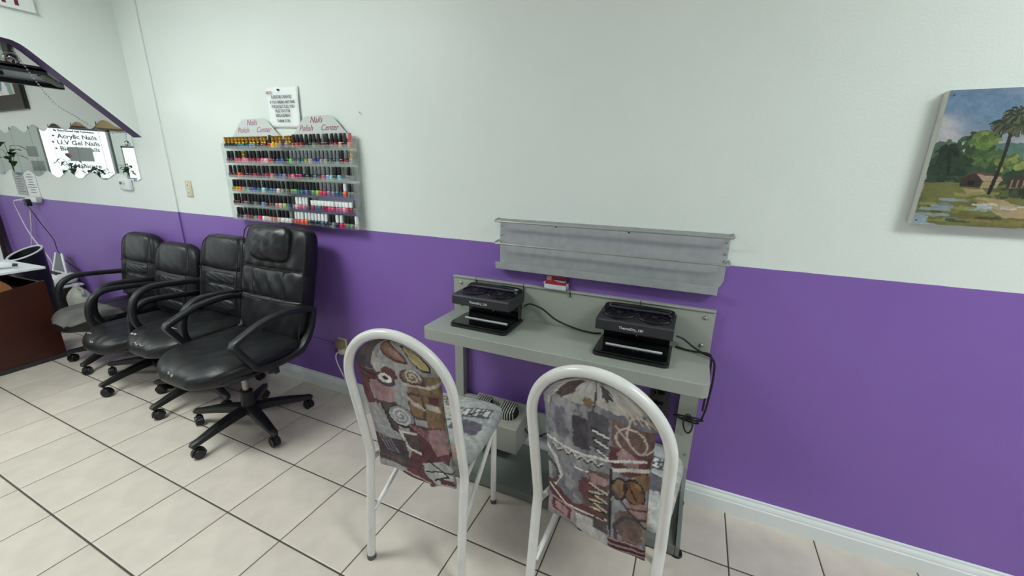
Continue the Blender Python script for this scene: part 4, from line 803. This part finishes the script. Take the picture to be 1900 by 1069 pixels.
def lathe_me(name, prof, n=14, sq=0.0):
    g = G(); V = []; F = []
    for r_, h in prof:
        for i in range(n):
            a = 2 * math.pi * i / n; q = 1 + sq * (1 / max(abs(math.cos(a)), abs(math.sin(a))) - 1); V.append((r_ * q * math.cos(a), r_ * q * math.sin(a), h))
    for j in range(len(prof) - 1):
        for i in range(n): F.append((j * n + i, j * n + (i + 1) % n, (j + 1) * n + (i + 1) % n, (j + 1) * n + i))
    F += [tuple(range(n - 1, -1, -1)), tuple(range((len(prof) - 1) * n, len(prof) * n))]
    me = bpy.data.meshes.new(name); me.from_pydata(V, [], F); me.update(); me.polygons.foreach_set('use_smooth', [True] * len(me.polygons))
    try: me.set_sharp_from_angle(angle=math.radians(50))
    except Exception: pass
    me.materials.append(M_black); return me
ME_body = lathe_me('glass_body', [(.0125, 0), (.0148, .0015), (.0150, .006), (.0148, .022), (.0125, .027), (.0075, .030)], 16, .35)
ME_slim = lathe_me('glass_body', [(.0115, 0), (.0128, .0015), (.0128, .024), (.0105, .028), (.0070, .030)], 14, .8)
ME_cap = lathe_me('cap', [(.0092, .0302), (.0104, .0308), (.0100, .050), (.0090, .070), (.0078, .0722), (.003, .0726)], 14)
ME_wcap = lathe_me('cap', [(.0125, .0302), (.0128, .031), (.0125, .057), (.0115, .0585)], 14, .5)
ME_gold = lathe_me('cap', [(.0085, .0302), (.0105, .031), (.0075, .040), (.0110, .047), (.0080, .053), (.0115, .060), (.0118, .0660), (.009, .0665)], 10, .6)
for rk, (rows, x0, x1, wall) in enumerate(((LEFT, RX0, RXM, 'switch-side'), (RIGHT, RXM, RX1, 'table-side'))):
    for rw, line in enumerate(rows):
        items = line.split(); n = len(items); a = x0 + .022; b = x1 - .022
        if rk == 0 and rw: a += .005
        for i, it in enumerate(items):
            if it == '--': continue
            cp, cc = it[0], it[1:]; nm, hx = PC[cc]; x = a + (b - a) * i / (n - 1) + rng.uniform(-.0012, .0012)
            t = thing('polish_bottle', f'{nm} polish bottle, {CN[cp]} cap, {ORD[i]} along the {ORD[rw]} shelf of the {wall} rack', 'nail polish', (x, -.042 + rng.uniform(-.004, .004), SHZ[rw] + .0032), rng.uniform(-.5, .5), f'polish bottles on the {wall} rack')
            wide = cp == 'w' and rk == 1 and rw == 4 and i > 5
            pm = mat('polish_' + nm.replace(' ', '_').replace('-', '_'), hx, .12, coat=.4); cm = mat('cap_' + CN[cp].replace(' ', '_'), C_[cp], .3 if cp != 'o' else .25, .85 if cp == 'o' else (.4 if cp == 'g' else 0))
            for me, nn, m in ((ME_slim if (wide or (n > 15)) else ME_body, 'glass_body', pm), (ME_gold if cp == 'o' else ME_wcap if wide else ME_cap, 'cap', cm)):
                o = link(nn, me, t); o.material_slots[0].link = 'OBJECT'; o.material_slots[0].material = m
# note pinned above the racks
nt_ = thing('paper_note', 'white paper note with printed warning pinned above the polish racks', 'note', (-2.232, 0, 1.777))
M_paper = mat('white_paper', '#e9efec', .8); M_txt = mat('black_print', '#3a3d40', .8); M_redt = mat('red_print', '#8a5a5c', .8)
NT = RY(math.radians(1.5))
V = []; F = []
for j in range(13):
    for i in range(11):
        u = i / 10 - .5; v = j / 12 - .5; V.append((u * .272, -.003 - .008 * max(0, u) ** 2 * 4 * (1 if v < .3 else .4) - .002 * abs(v), v * .218))
for j in range(12):
    for i in range(10): F.append((j * 11 + i, j * 11 + i + 1, (j + 1) * 11 + i + 1, (j + 1) * 11 + i))
po_ = mk('sheet', V, F, M_paper, nt_, True, NT); sm_ = po_.modifiers.new('thickness', 'SOLIDIFY'); sm_.thickness = .0006; sm_.offset = 1
for body, x, z, sz, m in (('NOTE:', -.098, .078, .022, M_redt), ('PLEASE BE CAREFUL!', .0, .055, .023, M_txt), ('IF YOU BREAK ANY NAIL', .005, .028, .023, M_txt), ('POLISH BOTTLES, YOU', .006, .004, .023, M_txt), ('MUST PAY FOR', .0, -.020, .023, M_txt), ('REPLACEMENT', .0, -.044, .023, M_txt), ('THANK YOU.', .0, -.072, .023, M_txt)):
    text('lettering', body, sz, m, nt_, NT @ face_wall((x, -.0115, z)), sx=.80)
G().lathe([(.006, 0), (.006, .006), (.003, .012)], 12).obj('push_pin', M_dark, nt_, xf=TR((-.02, -.004, .093)) @ RX(math.pi / 2))

# ================================================================== MANICURE DESK CORNER
M_red = mat('dark_red_wood', '#3a170d', .4, var=.25, vscale=5, bump=.05, bscale=60); M_oak = mat('tan_wood', '#96683f', .45, var=.12, vscale=8); M_lam = mat('white_laminate', '#dfe3e6', .3)
dk = thing('manicure_desk', 'dark red wooden manicure desk with white top', 'desk', (-4.33, -.54, 0), math.radians(4))
G().prism([(0, 0), (-.95, 0), (-.95, .50), (-.40, .545), (-.235, .575), (0, .612)], -.02, 0, 'x').obj('end_panel', M_red, dk, False)
G().box(-.50, -.0205, -.02, 0, 0, .60).obj('back_panel', M_red, dk, False); G().box(-.52, -.50, -.95, 0, 0, .68).obj('end_panel', M_red, dk, False)
G().prism([(-.145, .535), (-.15, .57), (-.165, .61), (-.195, .65), (-.235, .680), (-.95, .690), (-.95, .50), (-.40, .52)], -.050, -.032, 'x').obj('apron', M_oak, dk, False)
G().box(-.49, -.0505, -.94, -.03, .53, .545).obj('shelf', M_red, dk, False)
G().box(-.54, .02, -.97, .02, .698, .716, .003).obj('desktop', M_lam, dk, False); G().box(-.51, -.07, -.93, -.022, .680, .6975).obj('top_rail', M_red, dk, False)
G().box(.0005, .006, -.94, -.005, .002, .035).obj('plinth', M_dark, dk, False)
# drill on the desk
dr = thing('nail_drill', 'grey and white hand nail drill lying on the white desktop', 'drill', (-4.47, -.72, .717), math.radians(60))
G().sweep(crom([(-.10, 0, .030), (-.04, 0, .034), (.03, 0, .030), (.09, 0, .022)], 5), rrect(.055, .05, .018, 3), side=(0, 1, 0), scale=[.7, .75, .8, .85, .9, .95, 1, 1, 1, 1, .95, .9, .85, .75, .6, .45]).obj('housing', M_wpl, dr)
G().cyl((.08, 0, .022), (.112, 0, .020), .013, .010).obj('nozzle', M_black, dr); G().box(-.03, .02, -.029, -.024, .02, .035).obj('switch', M_grey, dr, False)
# tall bin beyond the desk
M_navy = mat('black_bin_plastic', '#12141a', .35); M_rim = mat('white_rim', '#cfd2d2', .4)
tb = thing('waste_bin', 'tall black bin with slanted white rim beyond the white desktop', 'bin', (-5.11, -.385, 0))
n = 32; ri, ro_ = .098, .112; V = []; F = []; rimp = []
def rimz(a): return .712 + .045 * math.cos(a - math.radians(100))
for k in range(n):
    a = 2 * math.pi * k / n; z1 = rimz(a); c_, s_ = math.cos(a), math.sin(a)
    V += [(ro_ * .86 * c_, ro_ * .86 * s_, 0), (ro_ * .97 * c_, ro_ * .97 * s_, .45), (ro_ * c_, ro_ * s_, z1), (ri * c_, ri * s_, z1), (ri * .93 * c_, ri * .93 * s_, .40), (ri * .6 * c_, ri * .6 * s_, .39)]; rimp.append(((ro_ + ri) / 2 * c_, (ro_ + ri) / 2 * s_, z1 + .002))
for k in range(n):
    b = ((k + 1) % n) * 6
    for q in range(5): F.append((k * 6 + q, b + q, b + q + 1, k * 6 + q + 1))
F += [tuple(k * 6 for k in range(n))[::-1], tuple(k * 6 + 5 for k in range(n))]
mk('shell', V, F, M_navy, tb); G().tube(rimp, .008, 8, True).obj('rim', M_rim, tb)
# trolley with white machine, jug on a dark box
tl = thing('low_trolley', 'low dark brown trolley holding a white machine by the wall', 'trolley', (-5.50, -.115, 0))
M_dbr = mat('dark_brown_laminate', '#33241f', .5)
G().box(-.22, .22, -.095, .085, .325, .342, .003).obj('top', M_wpl, tl, False); G().box(-.21, .21, -.085, .08, .06, .324).obj('body', M_dbr, tl, False)
for sx in (-1, 1):
    for sy in (-.06, .06): G().lathe([(.024, -.012), (.024, .012)], 14, (sx * .18, sy, .024), 'x').obj('caster', M_wheel, tl); G().cyl((sx * .18, sy, .045), (sx * .18, sy, .0595), .008).obj('caster_stem', M_wheel, tl)
wm = thing('white_machine', 'white tabletop machine with slanted lid beside the black bin', 'machine', (-5.47, -.115, .3425))
V, F = pad(.36, .17, .11, 24, 14, 3.5, 3.0); mk('body', [(x, z, -y + .056) for x, y, z in V], F, M_wpl, wm)
fr = G(); fr.sweep([(-.15, .01, .10), (-.14, .06, .27)], rrect(.024, .012, .004), side=(1, 0, 0)); fr.obj('lid_post', M_wpl, wm); G().sweep([(.12, .01, .10), (-.02, .06, .27)], rrect(.024, .012, .004), side=(1, 0, 0)).obj('lid_post', M_wpl, wm)
G().add([(-.135, .012, .105), (.105, .012, .105), (-.03, .061, .265), (-.125, .061, .265), (-.135, .020, .105), (.105, .020, .105), (-.03, .069, .265), (-.125, .069, .265)], [(0, 1, 2, 3), (7, 6, 5, 4), (0, 4, 5, 1), (1, 5, 6, 2), (2, 6, 7, 3), (3, 7, 4, 0)]).obj('lid_glass', M_grey, wm, False)
G().box(-.10, .11, -.06, -.015, .098, .113, .006).obj('dark_band', M_dark, wm); G().box(.09, .104, -.082, -.07, .04, .056).obj('switch', M_black, wm, False)
M_jug = mat('milky_plastic', '#cfd2c4', .4)
bx = thing('dark_crate', 'dark box under the white plastic jug beside the office chairs', 'box', (-5.10, -.145, 0)); G().box(-.095, .095, -.085, .085, 0, .150, .006).obj('body', M_dbr, bx, False); G().box(-.098, .098, -.088, .088, .1505, .164, .004).obj('lid', M_dark, bx, False)
jg = thing('plastic_jug', 'translucent white plastic jug standing by the wall', 'jug', (-5.10, -.145, .1645))
G().lathe([(.072, 0), (.080, .006), (.082, .09), (.078, .115), (.060, .15), (.034, .18), (.024, .19), (.024, .20)], 24).obj('body', M_jug, jg); G().lathe([(.027, .2005), (.027, .222), (.024, .225)], 20).obj('cap', M_wpl, jg)
G().tube(crom([(.076, 0, .12), (.105, 0, .14), (.10, 0, .18), (.05, 0, .188), (.03, 0, .183)], 5), .008, 8).obj('handle', M_jug, jg)
# leaning panel at the far left
lp = thing('leaning_panel', 'pale panel with dark edges leaning on the purple wall beyond the desk', 'panel', (-7.0, -.06, 0), 0)
G().box(-.10, .10, -.03, 0, 0, .98, .003).obj('board', M_lam, lp, False, xf=RX(-.04)); G().box(.1005, .125, -.035, 0, 0, 1.0, .003).obj('edge_strip', M_dbr, lp, False, xf=RX(-.04)); G().box(-.125, -.1005, -.035, 0, 0, 1.0, .003).obj('edge_strip', M_dbr, lp, False, xf=RX(-.04))
# window plants (seen in the mirror)
M_leaf = mat('dark_green_leaf', '#27421f', .5, var=.3, vscale=20); M_pot = mat('glazed_pot', '#8fa7b4', .3); M_stem = mat('green_stem', '#3c5a2c', .6)
def leaf_mesh(L, wd_):
    V = []; F = []
    for k in range(6):
        t = k / 5; w = wd_ * math.sin(math.pi * (.06 + .94 * t) ** .8) * (1 if k < 5 else 0.05); z = .12 * L * math.sin(math.pi * t) - .25 * L * t * t; V += [(-w, L * t, z + .15 * w), (0, L * t, z), (w, L * t, z + .15 * w)]
    for k in range(5):
        for q in (0, 1): F.append((k * 3 + q, k * 3 + q + 1, k * 3 + 4 + q, k * 3 + 3 + q))
    return V, F
def plant(label, loc, nl, h, spread, L, seed, flower=False):
    t = thing('potted_plant', label, 'plant', loc); r_ = random.Random(seed)
    G().lathe([(.055, 0), (.075, .10), (.078, .11), (.068, .11), (.066, .10)], 18).obj('pot', M_pot, t); G().lathe([(.064, .085), (.064, .1)], 16).obj('soil', M_dbr, t)
    for k in range(nl):
        a = r_.random() * 6.28; e = h * (.35 + .65 * r_.random()); rr_ = spread * r_.random(); tip = Vector((rr_ * math.cos(a), rr_ * math.sin(a), .1 + e))
        G().tube(crom([(0, 0, .09), (tip.x * .3, tip.y * .3, .1 + e * .6), tip], 4), .0022, 5).obj('stem', M_stem, t)
        V, F = leaf_mesh(L * (.7 + .6 * r_.random()), L * .30); mk('leaf', V, F, M_leaf, t, True, TR(tip) @ RZ(a - 1.57 + r_.uniform(-.5, .5)) @ RX(r_.uniform(-.5, .4)))
    if flower: G().lathe([(.005, 0), (.03, .03), (.035, .05), (.02, .06), (.002, .058)], 12, (.02, .0, .1 + h)).obj('flower', mat('pink_petal', '#b98596', .6), t)
ws = thing('window_ledge', 'white ledge below the street window holding plants, seen in the mirror', 'ledge', (X0, -1.1, 1.15)); G().box(.0, .30, -.45, .42, -.03, 0, .003).obj('board', M_wpl, ws, False)
for sy in (-.35, .35): G().prism([(0, -.031), (.18, -.031), (0, -.15)], sy - .01, sy + .01, 'y').obj('bracket', M_wpl, ws, False)
plant('bushy plant in a blue-grey pot on the window ledge, seen in the mirror', (X0 + .20, -.86, 1.1505), 26, .26, .11, .075, 4, True)
plant('spreading plant in a blue-grey pot mid ledge, seen in the mirror', (X0 + .20, -1.12, 1.1505), 24, .16, .11, .075, 8)
plant('small leafy plant by the glass door, seen at the mirror end', (X0 + .20, -1.44, 1.1505), 14, .20, .08, .085, 12)
st = thing('plant_stand', 'tall thin stand beside the far mirror end carrying a leafy plant', 'stand', (-6.74, -.17, 0)); G().lathe([(.11, 0), (.11, .015), (.02, .03), (.02, 1.2), (.09, 1.215), (.09, 1.23)], 20).obj('pedestal', M_dbr, st)
plant('broad leafed plant on the tall stand at the far end of the mirror', (-6.74, -.17, 1.2305), 12, .36, .035, .105, 15)

nl_ = thing('wall_nail', 'single small nail in the white wall beside the polish racks', 'nail', (-1.665, 0, 1.73)); G().cyl((0, -.001, 0), (0, -.012, 0), .0018).obj('shank', M_steel, nl_); G().cyl((0, -.0121, 0), (0, -.014, 0), .004).obj('head', M_wpl, nl_)
